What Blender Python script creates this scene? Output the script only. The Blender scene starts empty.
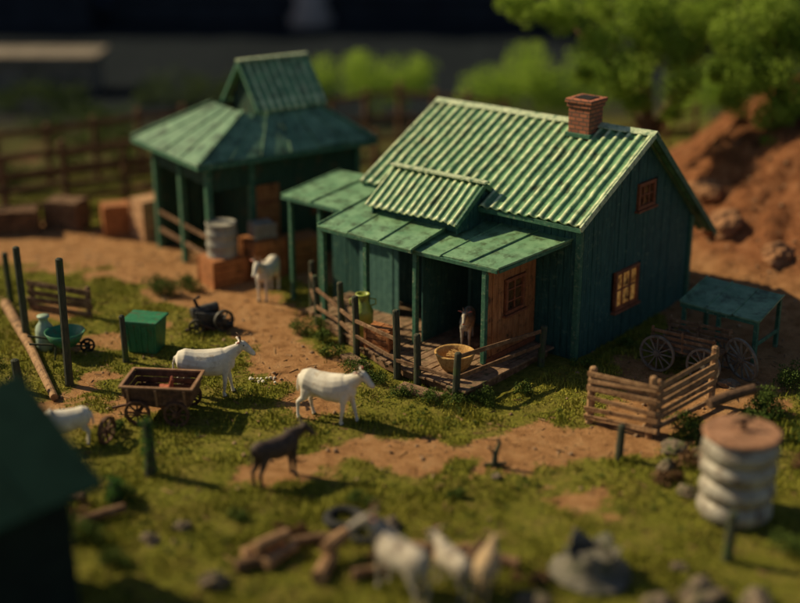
import bpy, bmesh, math, random
import numpy as np
from mathutils import Vector, Matrix
from mathutils import noise as mn
random.seed(7); np.random.seed(7)
rad = math.radians
scene = bpy.context.scene
COL = scene.collection

# ------------------------------------------------------------------ noise
def vnoise(x, y, s=0.0):
    ix = np.floor(x); iy = np.floor(y); fx = x-ix; fy = y-iy
    def h(a, b):
        v = np.sin(a*127.1+b*311.7+s*17.3)*43758.5453
        return v-np.floor(v)
    ux = fx*fx*(3-2*fx); uy = fy*fy*(3-2*fy)
    return (h(ix,iy)*(1-ux)+h(ix+1,iy)*ux)*(1-uy)+(h(ix,iy+1)*(1-ux)+h(ix+1,iy+1)*ux)*uy
def fbm(x, y, s=0.0, o=4):
    r = 0; a = .5; t = 0
    for i in range(o):
        r = r+a*vnoise(x*2**i, y*2**i, s+i); t += a; a *= .5
    return r/t
def sstep(a, b, v):
    t = np.clip((v-a)/(b-a), 0, 1); return t*t*(3-2*t)

# ------------------------------------------------------------------ ground functions
def gh_np(x, y):
    z = .16*(fbm(x*.33, y*.33, 3)-.5)+.05*(fbm(x*1.7, y*1.7, 9)-.5)
    z = z+.035*(fbm(x*6, y*6, 5, 2)-.5)
    d2 = ((x-14.8)/5.6)**2+((y-39.5)/6.2)**2
    hill = 3.9/(1+d2**2.6)
    rid = 1-np.abs(fbm(x*.55, y*.55, 41, 5)*2-1)
    z = z+hill*(.55+.35*fbm(x*.9, y*.9, 21, 5)+.35*rid)
    z = z+np.clip(hill, 0, 1)*(.38*(fbm(x*2.4, y*2.4, 61, 4)-.5))
    z = z+.5*sstep(44, 54, y)*fbm(x*.3, y*.3, 2)
    return z
def gz(x, y):
    return float(gh_np(np.array([float(x)]), np.array([float(y)]))[0])
def segd(x, y, a, b):
    ax, ay = a; bx, by = b
    dx, dy = bx-ax, by-ay
    t = np.clip(((x-ax)*dx+(y-ay)*dy)/(dx*dx+dy*dy), 0, 1)
    return np.hypot(x-ax-t*dx, y-ay-t*dy)
PATHS = [((-15,38.5),(-8,36.3),2.0),((-8,36.3),(-5,32.6),1.5),((-5,32.6),(-3.3,30.0),1.25),((-3.3,30.0),(-2.5,27.2),.95),
         ((-2.5,27.2),(-1.6,25.2),.6),
         ((-2.9,22.0),(-.6,23.2),.5),((-.6,23.2),(1.4,22.9),.75),((1.4,22.9),(3.6,23.4),.85),((3.6,23.4),(6.6,25.2),.85),
         ((6.6,25.2),(9.5,28.5),1.2),((9.5,28.5),(12,33),2.4),((12,33),(14,40),5.4),((14,40),(20,40),6),((2.9,21.0),(3.6,21.0),.2),
         ((-2,34),(-.6,37.5),1.0),((-10,34.5),(-7,33.8),.7),((-8,24.5),(-6.8,27),.3)]
def dirt_np(x, y):
    n = (fbm(x*.8, y*.8, 31)-.5)*2.0+(fbm(x*3.2, y*3.2, 37)-.5)*1.2
    d = np.zeros_like(x)
    for a, b, w in PATHS:
        d = np.maximum(d, sstep(.45, -.45, segd(x, y, a, b)-w+n*.85))
    patch = sstep(.60, .72, fbm(x*.55+3, y*.55, 51))*.7*sstep(21.5, 24, y)
    return np.clip(np.maximum(d, patch), 0, 1)

# ------------------------------------------------------------------ materials
def newmat(name):
    m = bpy.data.materials.new(name); m.use_nodes = True
    nt = m.node_tree; nt.nodes.clear()
    out = nt.nodes.new('ShaderNodeOutputMaterial'); b = nt.nodes.new('ShaderNodeBsdfPrincipled')
    nt.links.new(b.outputs[0], out.inputs[0])
    return m, nt, b
def M(name, c1, c2, scale=6, rough=.75, bump=.35, c3=None, c3amt=.5, c3scale=1.3, stretch=(1,1,1), metal=0, crest=None, spec=.3, bscale=None, bdist=.02, emit=0):
    m, nt, b = newmat(name)
    N = nt.nodes; L = nt.links
    tc = N.new('ShaderNodeTexCoord'); oi = N.new('ShaderNodeObjectInfo')
    mul = N.new('ShaderNodeMath'); mul.operation = 'MULTIPLY'; mul.inputs[1].default_value = 37.0
    L.new(oi.outputs['Random'], mul.inputs[0])
    add = N.new('ShaderNodeVectorMath'); add.operation = 'ADD'
    L.new(tc.outputs['Object'], add.inputs[0]); L.new(mul.outputs[0], add.inputs[1])
    mp = N.new('ShaderNodeMapping'); mp.inputs['Scale'].default_value = stretch
    L.new(add.outputs[0], mp.inputs[0])
    n1 = N.new('ShaderNodeTexNoise'); n1.inputs['Scale'].default_value = scale; n1.inputs['Detail'].default_value = 9; n1.inputs['Roughness'].default_value = .65
    L.new(mp.outputs[0], n1.inputs['Vector'])
    r = N.new('ShaderNodeValToRGB'); r.color_ramp.elements[0].position = .36; r.color_ramp.elements[1].position = .66
    r.color_ramp.elements[0].color = (*c1, 1); r.color_ramp.elements[1].color = (*c2, 1)
    L.new(n1.outputs['Fac'], r.inputs[0])
    col = r.outputs[0]
    if c3 is not None:
        n2 = N.new('ShaderNodeTexNoise'); n2.inputs['Scale'].default_value = c3scale; n2.inputs['Detail'].default_value = 10; n2.inputs['Roughness'].default_value = .72
        L.new(add.outputs[0], n2.inputs['Vector'])
        r2 = N.new('ShaderNodeValToRGB'); r2.color_ramp.elements[0].position = .62-.25*c3amt; r2.color_ramp.elements[1].position = .72-.18*c3amt
        L.new(n2.outputs['Fac'], r2.inputs[0])
        mx = N.new('ShaderNodeMixRGB'); mx.inputs[2].default_value = (*c3, 1)
        L.new(r2.outputs[0], mx.inputs[0]); L.new(col, mx.inputs[1]); col = mx.outputs[0]
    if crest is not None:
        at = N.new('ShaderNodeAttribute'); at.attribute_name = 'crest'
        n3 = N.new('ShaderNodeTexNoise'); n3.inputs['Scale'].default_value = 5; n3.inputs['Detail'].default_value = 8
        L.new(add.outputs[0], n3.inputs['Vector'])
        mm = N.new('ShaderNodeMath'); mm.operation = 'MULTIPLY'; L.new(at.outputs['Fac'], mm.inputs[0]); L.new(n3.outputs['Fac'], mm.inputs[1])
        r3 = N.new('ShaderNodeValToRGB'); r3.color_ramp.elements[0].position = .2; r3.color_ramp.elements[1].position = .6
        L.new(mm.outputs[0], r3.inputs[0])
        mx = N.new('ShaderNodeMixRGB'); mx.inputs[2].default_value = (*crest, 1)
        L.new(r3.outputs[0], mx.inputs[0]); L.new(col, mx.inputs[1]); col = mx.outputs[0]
    L.new(col, b.inputs['Base Color'])
    if emit: L.new(col, b.inputs['Emission Color']); b.inputs['Emission Strength'].default_value = emit
    b.inputs['Roughness'].default_value = rough; b.inputs['Metallic'].default_value = metal
    b.inputs['Specular IOR Level'].default_value = spec
    if bump:
        n4 = N.new('ShaderNodeTexNoise'); n4.inputs['Scale'].default_value = bscale or scale*3; n4.inputs['Detail'].default_value = 8
        L.new(mp.outputs[0], n4.inputs['Vector'])
        bp = N.new('ShaderNodeBump'); bp.inputs['Strength'].default_value = bump; bp.inputs['Distance'].default_value = bdist
        L.new(n4.outputs['Fac'], bp.inputs['Height']); L.new(bp.outputs[0], b.inputs['Normal'])
    return m

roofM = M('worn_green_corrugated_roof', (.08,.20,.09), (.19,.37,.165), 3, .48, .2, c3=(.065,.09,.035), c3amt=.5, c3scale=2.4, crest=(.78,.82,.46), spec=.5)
roofS = M('green_painted_sheet', (.12,.25,.125), (.23,.39,.21), 2.5, .42, .2, c3=(.075,.12,.055), c3amt=.55, c3scale=3, spec=.5)
roofB = M('faded_green_barn_sheet', (.10,.20,.11), (.21,.34,.20), 2.5, .45, .2, c3=(.05,.08,.045), c3amt=.5, c3scale=2, spec=.4)
trimM = M('pale_green_trim', (.36,.44,.26), (.64,.68,.44), 9, .7, .3, c3=(.07,.16,.09), c3amt=.45, c3scale=6)
trimD = M('dark_green_trim', (.03,.10,.06), (.065,.17,.10), 9, .6, .3, c3=(.22,.27,.16), c3amt=.3, c3scale=8)
wallM = M('teal_board_wall', (.014,.058,.05), (.038,.115,.092), 5, .7, .5, c3=(.10,.17,.11), c3amt=.25, c3scale=6, stretch=(3,3,.5))
barnW = M('dark_green_board_wall', (.018,.05,.032), (.038,.085,.05), 5, .8, .5, c3=(.11,.08,.04), c3amt=.25, c3scale=3, stretch=(3,3,.5))
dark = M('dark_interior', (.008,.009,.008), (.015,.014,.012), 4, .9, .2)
orangeW = M('orange_brown_boards', (.28,.10,.032), (.52,.21,.075), 5, .75, .5, c3=(.10,.045,.02), c3amt=.35, c3scale=4, stretch=(3,3,.5))
brownW = M('red_brown_frame_wood', (.17,.05,.02), (.34,.115,.05), 8, .7, .4)
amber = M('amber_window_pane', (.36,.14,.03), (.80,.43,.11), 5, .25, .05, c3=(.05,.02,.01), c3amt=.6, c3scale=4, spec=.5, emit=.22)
paneD = M('dark_window_pane', (.06,.03,.012), (.18,.09,.03), 3, .2, .05, spec=.6, c3=(.02,.012,.008), c3amt=.5, c3scale=4)
postM = M('mossy_old_post_wood', (.032,.038,.024), (.085,.08,.05), 6, .85, .6, c3=(.06,.10,.02), c3amt=.3, stretch=(3,3,.6))
woodM = M('weathered_brown_wood', (.09,.045,.021), (.25,.14,.072), 6, .85, .6, c3=(.34,.22,.125), c3amt=.25, c3scale=6)
woodL = M('pale_fence_wood', (.22,.115,.052), (.46,.27,.135), 7, .85, .6, c3=(.07,.038,.02), c3amt=.4, c3scale=5)
woodF = M('far_fence_wood', (.10,.05,.023), (.23,.12,.058), 5, .9, .5, c3=(.035,.02,.012), c3amt=.3)
deckM = M('grey_deck_planks', (.15,.085,.048), (.34,.215,.125), 5, .85, .6, c3=(.05,.055,.02), c3amt=.35, c3scale=4)
cartM = M('dark_cart_wood', (.06,.03,.018), (.17,.082,.044), 8, .75, .5, c3=(.32,.17,.08), c3amt=.25, c3scale=7)
ironM = M('rusty_iron', (.03,.022,.018), (.10,.05,.03), 12, .7, .5, metal=.3)
strawM = M('straw_basket_wicker', (.38,.20,.06), (.65,.40,.14), 14, .85, .7)
galvM = M('galvanised_metal', (.24,.205,.16), (.50,.45,.36), 3.5, .5, .4, c3=(.13,.08,.045), c3amt=.5, c3scale=2.6, metal=.25, spec=.4)
rustM = M('brown_wooden_lid', (.24,.11,.055), (.44,.23,.13), 6, .85, .5, c3=(.11,.055,.03), c3amt=.4, c3scale=5)
goatW = M('white_goat_hair', (.64,.56,.44), (.82,.75,.62), 5, .85, .3, c3=(.45,.34,.22), c3amt=.28, c3scale=3, bscale=40, bdist=.015)
goatG = M('grey_white_goat_hair', (.32,.27,.21), (.55,.48,.38), 5, .85, .4, c3=(.15,.11,.08), c3amt=.5, c3scale=3, bscale=40, bdist=.015)
goatT = M('tan_sheep_wool', (.38,.25,.13), (.56,.40,.23), 6, .9, .6, bscale=26, bdist=.03)
calfM = M('dark_brown_calf_hair', (.04,.028,.022), (.095,.06,.045), 5, .7, .3, bscale=40, bdist=.012)
eyeM = M('black_eye', (.01,.01,.01), (.015,.012,.01), 4, .15, 0)
hornM = M('horn', (.16,.09,.05), (.3,.18,.1), 8, .5, .3)
earM = M('pink_ear', (.42,.10,.06), (.58,.18,.12), 8, .7, .2)
hoofM = M('dark_hoof', (.04,.03,.02), (.09,.065,.05), 8, .6, .2)
greenP = M('green_enamel_paint', (.018,.13,.055), (.035,.21,.09), 4, .45, .15, c3=(.12,.07,.03), c3amt=.3, c3scale=5, spec=.5)
limeP = M('lime_enamel_paint', (.24,.30,.04), (.42,.48,.08), 4, .45, .15, c3=(.12,.10,.03), c3amt=.35, c3scale=5, spec=.5)
rockM = M('orange_brown_rock', (.20,.09,.04), (.42,.21,.10), 3, .95, .9, c3=(.10,.05,.028), c3amt=.4, c3scale=2, bdist=.06)
stoneM = M('grey_brown_stone', (.09,.065,.042), (.23,.17,.115), 4, .9, .8, c3=(.06,.08,.02), c3amt=.45, c3scale=3, bdist=.05)
tarpM = M('grey_ragged_tub', (.08,.072,.055), (.20,.175,.13), 5, .85, .7, c3=(.05,.06,.025), c3amt=.4, c3scale=3)
rubberM = M('black_rubber', (.012,.012,.012), (.03,.028,.025), 8, .8, .5)
barkM = M('tree_bark', (.08,.045,.026), (.20,.11,.06), 6, .9, .9, stretch=(2,2,.5), bdist=.05)
scrapM = M('dark_scrap_metal', (.03,.03,.028), (.11,.10,.085), 6, .6, .5, c3=(.12,.05,.02), c3amt=.3, metal=.4)
backM = M('dark_blue_backdrop', (.05,.065,.10), (.10,.12,.16), .06, .95, 0)
backP = M('backdrop_pillar', (.26,.21,.19), (.34,.28,.25), .2, .9, 0)
farB = M('distant_dark_building', (.014,.018,.025), (.034,.038,.046), .3, .95, 0)
lowW = M('grey_low_wall', (.14,.11,.085), (.27,.22,.16), .8, .9, .3)
clothR = M('red_brown_feathers', (.28,.065,.03), (.46,.13,.06), 9, .8, .4)
rimM = M('cart_rim_wood', (.21,.105,.052), (.40,.23,.125), 8, .8, .4)
greyWh = M('grey_wheel_wood', (.11,.09,.07), (.24,.20,.15), 8, .8, .4)

def leafmat(name, c1, c2, c3, tr_=.25):
    m, nt, b = newmat(name); N = nt.nodes; L = nt.links
    at = N.new('ShaderNodeAttribute'); at.attribute_name = 'tint'
    r = N.new('ShaderNodeValToRGB'); e = r.color_ramp.elements
    e[0].position = 0; e[0].color = (*c1, 1); e[1].position = 1; e[1].color = (*c3, 1)
    k = e.new(.5); k.color = (*c2, 1)
    L.new(at.outputs['Fac'], r.inputs[0]); L.new(r.outputs[0], b.inputs['Base Color'])
    b.inputs['Roughness'].default_value = .8; b.inputs['Specular IOR Level'].default_value = .12
    if tr_:
        tr = N.new('ShaderNodeBsdfTranslucent'); L.new(r.outputs[0], tr.inputs[0])
        mx = N.new('ShaderNodeMixShader'); mx.inputs[0].default_value = tr_
        out = [n for n in N if n.type == 'OUTPUT_MATERIAL'][0]
        L.new(b.outputs[0], mx.inputs[1]); L.new(tr.outputs[0], mx.inputs[2]); L.new(mx.outputs[0], out.inputs[0])
    return m
leafA = leafmat('tree_foliage', (.10,.17,.02), (.29,.40,.05), (.48,.58,.11), .45)
leafB = leafmat('bright_bush_foliage', (.17,.28,.03), (.34,.48,.06), (.47,.60,.10), .45)
leafD = leafmat('dark_shrub_foliage', (.025,.048,.01), (.08,.12,.02), (.19,.235,.045), 0)
leafR = leafmat('dry_brown_twigs', (.07,.036,.017), (.17,.09,.042), (.34,.21,.10), 0)
grassMat = leafmat('moss_blades', (.10,.115,.013), (.245,.245,.03), (.43,.375,.065), 0)
mossL = leafmat('moss_leaf', (.035,.09,.018),(.065,.18,.03),(.13,.28,.05), 0)

# ------------------------------------------------------------------ object helpers
def tag(o, label=None, category=None, group=None, kind=None):
    if label: o['label'] = label
    if category: o['category'] = category
    if group: o['group'] = group
    if kind: o['kind'] = kind
def link(o, parent=None, loc=None, rz=0):
    COL.objects.link(o)
    if parent: o.parent = parent
    if loc is not None: o.location = loc
    if rz: o.rotation_euler = (0, 0, rz)
    return o
def empty(name, loc, rz=0, label=None, category=None, group=None):
    o = bpy.data.objects.new(name, None); o.empty_display_size = .3
    link(o, None, loc, rz); tag(o, label, category, group); return o

class MB:
    def __init__(s): s.v = []; s.f = []; s.parts = []
    def add(s, vs, fs):
        n = len(s.v); s.parts.append((n, len(s.f), len(vs), len(fs)))
        s.v += [tuple(p) for p in vs]; s.f += [tuple(i+n for i in f) for f in fs]
    def each(s, name, mat, parent=None, **kw):
        r = []
        for (v0, f0, nv, nf) in s.parts:
            m = MB(); m.add(s.v[v0:v0+nv], [tuple(i-v0 for i in f) for f in s.f[f0:f0+nf]]); r.append(m.obj(name, mat, parent, **kw))
        return r
    def box(s, c, d, R=None, jit=0):
        c = Vector(c); vs = []
        for dx in (-.5,.5):
            for dy in (-.5,.5):
                for dz in (-.5,.5):
                    p = Vector((dx*d[0], dy*d[1], dz*d[2]))
                    if jit: p += Vector((random.uniform(-jit,jit), random.uniform(-jit,jit), random.uniform(-jit,jit)))
                    if R: p = R@p
                    vs.append(c+p)
        s.add(vs, [(0,1,3,2),(4,6,7,5),(0,4,5,1),(2,3,7,6),(0,2,6,4),(1,5,7,3)])
    def beam(s, p0, p1, w, h, jit=0, up=Vector((0,0,1))):
        p0 = Vector(p0); p1 = Vector(p1); t = (p1-p0); l = t.length; t.normalize()
        if abs(t.dot(up)) > .95: up = Vector((0,1,0))
        sd = t.cross(up).normalized(); u = sd.cross(t)
        R = Matrix((t, sd, u)).transposed()
        s.box((p0+p1)/2, (l, w, h), R, jit)
    def loft(s, pts, n=12, side=(0,1,0)):
        P = [Vector(p[0]) for p in pts]; side = Vector(side); vs = []; fs = []
        for i, p in enumerate(pts):
            t = (P[min(i+1, len(P)-1)]-P[max(i-1, 0)]).normalized()
            sd = (side-t*side.dot(t))
            if sd.length < .05: sd = Vector((1,0,0))-t*t.x
            sd.normalize(); up = t.cross(sd)
            a, b = (p[1], p[2]) if len(p) > 2 else (p[1], p[1])
            for k in range(n):
                an = 2*math.pi*k/n
                vs.append(P[i]+sd*math.cos(an)*a+up*math.sin(an)*b)
        for i in range(len(pts)-1):
            for k in range(n):
                fs.append((i*n+k, i*n+(k+1)%n, (i+1)*n+(k+1)%n, (i+1)*n+k))
        m = len(pts); fs.append(tuple(range(n))[::-1]); fs.append(tuple((m-1)*n+k for k in range(n)))
        s.add(vs, fs)
    def cyl(s, p0, p1, r0, r1=None, n=12):
        s.loft([(p0, r0), (p1, r0 if r1 is None else r1)], n)
    def lathe(s, prof, c=(0,0,0), n=32, closed=True):
        vs = []; fs = []
        for r, z in prof:
            for k in range(n):
                a = 2*math.pi*k/n; vs.append((c[0]+r*math.cos(a), c[1]+r*math.sin(a), c[2]+z))
        for i in range(len(prof)-1):
            for k in range(n): fs.append((i*n+k, i*n+(k+1)%n, (i+1)*n+(k+1)%n, (i+1)*n+k))
        if closed:
            fs.append(tuple(range(n))[::-1]); fs.append(tuple((len(prof)-1)*n+k for k in range(n)))
        s.add(vs, fs)
    def obj(s, name, mat, parent=None, loc=None, rz=0, label=None, category=None, group=None, kind=None, smooth=False, bevel=0, fixn=True):
        me = bpy.data.meshes.new(name); me.from_pydata(s.v, [], s.f)
        if fixn:
            bm = bmesh.new(); bm.from_mesh(me); bmesh.ops.recalc_face_normals(bm, faces=bm.faces); bm.to_mesh(me); bm.free()
        me.materials.append(mat)
        if smooth: me.polygons.foreach_set('use_smooth', [True]*len(me.polygons))
        o = bpy.data.objects.new(name, me); link(o, parent, loc, rz); tag(o, label, category, group, kind)
        if bevel:
            b = o.modifiers.new('b', 'BEVEL'); b.width = bevel; b.segments = 2; b.limit_method = 'ANGLE'
        return o

def npmesh(name, V, F, mat, attrs=None, smooth=False, **kw):
    me = bpy.data.meshes.new(name); nv = len(V); nf = len(F); k = F.shape[1]
    me.vertices.add(nv); me.vertices.foreach_set('co', V.astype(np.float32).ravel())
    me.loops.add(nf*k); me.loops.foreach_set('vertex_index', F.astype(np.int32).ravel())
    me.polygons.add(nf); me.polygons.foreach_set('loop_start', np.arange(0, nf*k, k, dtype=np.int32))
    me.update(calc_edges=True)
    if attrs:
        for n, a in attrs.items():
            at = me.attributes.new(n, 'FLOAT', 'POINT'); at.data.foreach_set('value', a.astype(np.float32))
    if smooth: me.polygons.foreach_set('use_smooth', np.ones(nf, dtype=bool))
    me.materials.append(mat); me.validate()
    o = bpy.data.objects.new(name, me)
    par = kw.pop('parent', None); loc = kw.pop('loc', None); rz = kw.pop('rz', 0)
    link(o, par, loc, rz); tag(o, **kw); return o

def leafcloud(name, clumps, mat, size=.1, dens=1.0, sub=14, **kw):
    C = []; T = []
    for (x, y, z, r) in clumps:
        tb = random.uniform(-.12, .12)
        for j in range(sub):
            d = np.random.normal(size=3); d /= np.linalg.norm(d)
            rr = r*random.uniform(.26, .46); cc = np.array([x, y, z])+d*r*random.uniform(.35, .85)*np.array([1, 1, .8])
            n = max(20, int(dens*5*rr*rr*3/(size*size)))
            q = np.random.normal(size=(n, 3)); q /= np.linalg.norm(q, axis=1)[:, None]
            rad_ = rr*(.55+.6*np.random.rand(n)**.6)
            C.append(cc+q*rad_[:, None])
            T.append(np.clip(.45+tb+.35*(np.random.rand(n)-.5)+.2*(rad_/rr-.85)+random.uniform(-.15,.15), 0, 1))
    C = np.concatenate(C); T = np.concatenate(T); n = len(C)
    A = np.random.normal(size=(n, 3)); A /= np.linalg.norm(A, axis=1)[:, None]
    B = np.cross(A, np.random.normal(size=(n, 3))); B /= np.linalg.norm(B, axis=1)[:, None]
    s = size*(.6+.8*np.random.rand(n))[:, None]
    V = np.stack([C-A*s*.5, C+A*s*.5+B*s*.25, C+B*s*.6-A*s*.1], 1).reshape(-1, 3)
    return npmesh(name, V, np.arange(3*n).reshape(-1, 3), mat, {'tint': np.repeat(T, 3)}, **kw)

# ------------------------------------------------------------------ GROUND
fx = np.arange(-17, 17.01, .12); fy = np.arange(13, 50.01, .12)
xs = np.concatenate([[-400,-200,-100,-60,-40,-30,-24,-20,-18], fx, [18,20,24,30,40,60,100,200,400]])
ys = np.concatenate([[-200,-60,-20,0,6,10,12], fy, [52,55,60,66,75,90,120,200,400,900]])
X, Y = np.meshgrid(xs, ys); Z = gh_np(X, Y)
d = dirt_np(X, Y)
nx, ny = len(xs), len(ys)
I = (np.arange(ny-1)[:, None]*nx+np.arange(nx-1)[None]).ravel()
F = np.stack([I, I+1, I+1+nx, I+nx], 1)
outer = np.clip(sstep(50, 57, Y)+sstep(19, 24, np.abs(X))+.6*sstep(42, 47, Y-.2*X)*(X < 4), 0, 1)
gm, nt, b = newmat('moss_and_dirt_ground'); N = nt.nodes; L = nt.links
tc = N.new('ShaderNodeTexCoord')
def noi(sc, det=9, ro=.65):
    n = N.new('ShaderNodeTexNoise'); n.inputs['Scale'].default_value = sc; n.inputs['Detail'].default_value = det; n.inputs['Roughness'].default_value = ro
    L.new(tc.outputs['Object'], n.inputs['Vector']); return n
def ramp(src, els):
    r = N.new('ShaderNodeValToRGB'); e = r.color_ramp.elements
    while len(e) < len(els): e.new(.5)
    for i, (p, c) in enumerate(els): e[i].position = p; e[i].color = (*c, 1)
    L.new(src, r.inputs[0]); return r
def mix(f, a, c):
    m = N.new('ShaderNodeMixRGB'); L.new(f, m.inputs[0])
    for s, i in ((a, 1), (c, 2)):
        if isinstance(s, tuple): m.inputs[i].default_value = (*s, 1)
        else: L.new(s, m.inputs[i])
    return m.outputs[0]
na = noi(1.1); nb = noi(9); nc = noi(38, 6); nd = noi(2.6)
gcol = ramp(nb.outputs['Fac'], [(.3,(.075,.08,.012)),(.5,(.215,.21,.027)),(.72,(.37,.32,.055))]).outputs[0]
gcol = mix(ramp(na.outputs['Fac'], [(.45,(0,0,0)),(.7,(.6,.6,.6))]).outputs[0], gcol, (.34,.235,.075))
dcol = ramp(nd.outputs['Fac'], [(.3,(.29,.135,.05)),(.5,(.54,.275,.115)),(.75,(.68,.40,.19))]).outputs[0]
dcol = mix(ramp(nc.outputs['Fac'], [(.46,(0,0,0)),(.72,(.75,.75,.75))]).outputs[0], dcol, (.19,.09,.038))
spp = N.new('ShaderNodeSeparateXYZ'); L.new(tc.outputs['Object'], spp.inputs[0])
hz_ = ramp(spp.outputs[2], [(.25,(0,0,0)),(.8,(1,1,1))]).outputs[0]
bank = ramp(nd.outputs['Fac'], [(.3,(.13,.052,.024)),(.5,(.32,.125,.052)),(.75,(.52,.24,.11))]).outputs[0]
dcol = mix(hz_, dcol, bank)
at = N.new('ShaderNodeAttribute'); at.attribute_name = 'dirt'
ad = N.new('ShaderNodeMath'); ad.operation = 'ADD'; L.new(at.outputs['Fac'], ad.inputs[0])
mu = N.new('ShaderNodeMath'); mu.operation = 'MULTIPLY_ADD'; L.new(nb.outputs['Fac'], mu.inputs[0]); mu.inputs[1].default_value = 1.6; mu.inputs[2].default_value = -.8
L.new(mu.outputs[0], ad.inputs[1])
dm = ramp(ad.outputs[0], [(.3,(0,0,0)),(.65,(1,1,1))]).outputs[0]
col = mix(dm, gcol, dcol)
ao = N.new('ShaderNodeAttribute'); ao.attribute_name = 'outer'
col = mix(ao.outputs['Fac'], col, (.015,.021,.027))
L.new(col, b.inputs['Base Color']); b.inputs['Roughness'].default_value = .95; b.inputs['Specular IOR Level'].default_value = .08
bp = N.new('ShaderNodeBump'); bp.inputs['Strength'].default_value = 1.0; bp.inputs['Distance'].default_value = .08
bb = N.new('ShaderNodeMath'); bb.operation = 'ADD'; L.new(nb.outputs['Fac'], bb.inputs[0]); L.new(nc.outputs['Fac'], bb.inputs[1])
L.new(bb.outputs[0], bp.inputs['Height']); L.new(bp.outputs[0], b.inputs['Normal'])
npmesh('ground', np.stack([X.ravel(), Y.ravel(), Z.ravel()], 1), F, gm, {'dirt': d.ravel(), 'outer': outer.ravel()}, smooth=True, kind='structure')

HO = Vector((4.09, 27.7, 0)); HA = rad(-40); hc, hs = math.cos(HA), math.sin(HA)
def HW(x, y): return (HO.x+x*hc-y*hs, HO.y+x*hs+y*hc)
BO = Vector((-5.3, 34.0, 0)); BA = rad(35)

n = 400000
gx = np.random.uniform(-13.5, 13, n); gy = 16+(46-16)*np.random.rand(n)**1.35
lx = (gx-HO.x)*hc+(gy-HO.y)*hs; ly = -(gx-HO.x)*hs+(gy-HO.y)*hc
inh = ((lx > -6.8)&(lx < 0)&(ly > -3.3)&(ly < 5.4))
dd = dirt_np(gx, gy)
tuf = fbm(gx*1.6, gy*1.6, 77)
keep = (dd+.6*(np.random.rand(n)-.5) < .42)&(~inh)&(tuf+.25*np.random.rand(n) > .46)
gx, gy, tuf = gx[keep], gy[keep], tuf[keep]; n = len(gx)
gzv = gh_np(gx, gy)
hgt = (.03+.08*np.random.rand(n)**2)*(.6+1.5*np.clip(tuf-.4, 0, 1)*2)
an = np.random.rand(n)*6.283; w = .010+.014*np.random.rand(n); ln = (np.random.rand(n, 2)-.5)*.09
P0 = np.stack([gx-np.cos(an)*w, gy-np.sin(an)*w, gzv-.01], 1); P1 = np.stack([gx+np.cos(an)*w, gy+np.sin(an)*w, gzv-.01], 1)
P2 = np.stack([gx+ln[:, 0], gy+ln[:, 1], gzv+hgt], 1)
tint = np.clip(.25+1.1*(fbm(gx*.7, gy*.7, 12)-.15)*.8+.4*(np.random.rand(n)-.5), 0, 1)
npmesh('moss_grass', np.stack([P0, P1, P2], 1).reshape(-1, 3), np.arange(3*n).reshape(-1, 3), grassMat, {'tint': np.repeat(tint, 3)}, kind='stuff', label='short mossy grass blades covering the farmyard ground')
cl = []
while len(cl) < 420:
    x = random.uniform(-9, 9); y = 17+18*random.random()**1.3
    lx = (x-HO.x)*hc+(y-HO.y)*hs; ly = -(x-HO.x)*hs+(y-HO.y)*hc
    if lx > -7 and lx < .2 and ly > -3.6: continue
    if float(dirt_np(np.array([x]), np.array([y]))[0]) > .25: continue
    if float(fbm(np.array([x*.9]), np.array([y*.9]), 88)[0]) < .5: continue
    r = random.uniform(.04, .13); cl.append((x, y, gz(x, y)+r*.1, r))
leafcloud('moss_cushions', cl, leafD, .03, .5, 5, kind='stuff', label='small dark moss cushions dotted over the grass')
n = 2600
tx = np.random.uniform(-11, 11, n); ty = 17+20*np.random.rand(n)**1.2
lx = (tx-HO.x)*hc+(ty-HO.y)*hs; ly = -(tx-HO.x)*hs+(ty-HO.y)*hc
k = ~((lx > -6.9)&(lx < 0)&(ly > -3.5)&(ly < 5.4)); tx, ty = tx[k], ty[k]; n = len(tx)
an = np.random.rand(n)*6.283; l = .03+.13*np.random.rand(n)**2; tz = gh_np(tx, ty)+.02
ux, uy = np.cos(an)*l, np.sin(an)*l; wx, wy = -np.sin(an)*.009, np.cos(an)*.009
V = np.stack([np.stack([tx-ux-wx, ty-uy-wy, tz], 1), np.stack([tx-ux+wx, ty-uy+wy, tz+.012], 1), np.stack([tx+ux+wx, ty+uy+wy, tz+.04*np.random.rand(n)], 1), np.stack([tx+ux-wx, ty+uy-wy, tz+.005], 1)], 1).reshape(-1, 3)
npmesh('twig_litter', V, np.arange(4*n).reshape(-1, 4), leafR, {'tint': np.repeat(np.random.rand(n), 4)}, kind='stuff', label='dry twigs and straw bits littering the yard')
n = 9000
qx = np.random.uniform(-12, 12, n); qy = 17+30*np.random.rand(n)**1.2
dq = dirt_np(qx, qy); lx = (qx-HO.x)*hc+(qy-HO.y)*hs; ly = -(qx-HO.x)*hs+(qy-HO.y)*hc
k = (np.random.rand(n) < .1+.9*dq)&~((lx > -6.8)&(lx < 0)&(ly > -3.2)&(ly < 5.4)); qx, qy = qx[k], qy[k]; n = len(qx)
oc = np.array([[1,0,0],[-1,0,0],[0,1,0],[0,-1,0],[0,0,1],[0,0,-1]], float)
of = np.array([[0,2,4],[2,1,4],[1,3,4],[3,0,4],[2,0,5],[1,2,5],[3,1,5],[0,3,5]])
sz = .010+.055*np.random.rand(n)**5
V = oc[None]*sz[:, None, None]*(.6+.8*np.random.rand(n, 6, 1))
V = V+np.stack([qx, qy, gh_np(qx, qy)+sz*.3], 1)[:, None]
npmesh('gravel', V.reshape(-1, 3), (of[None]+6*np.arange(n)[:, None, None]).reshape(-1, 3), M('gravel_stone', (.18,.10,.05), (.44,.29,.17), 3, .9, .3), kind='stuff', label='small stones and crumbs of earth scattered over the dirt')

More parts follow.
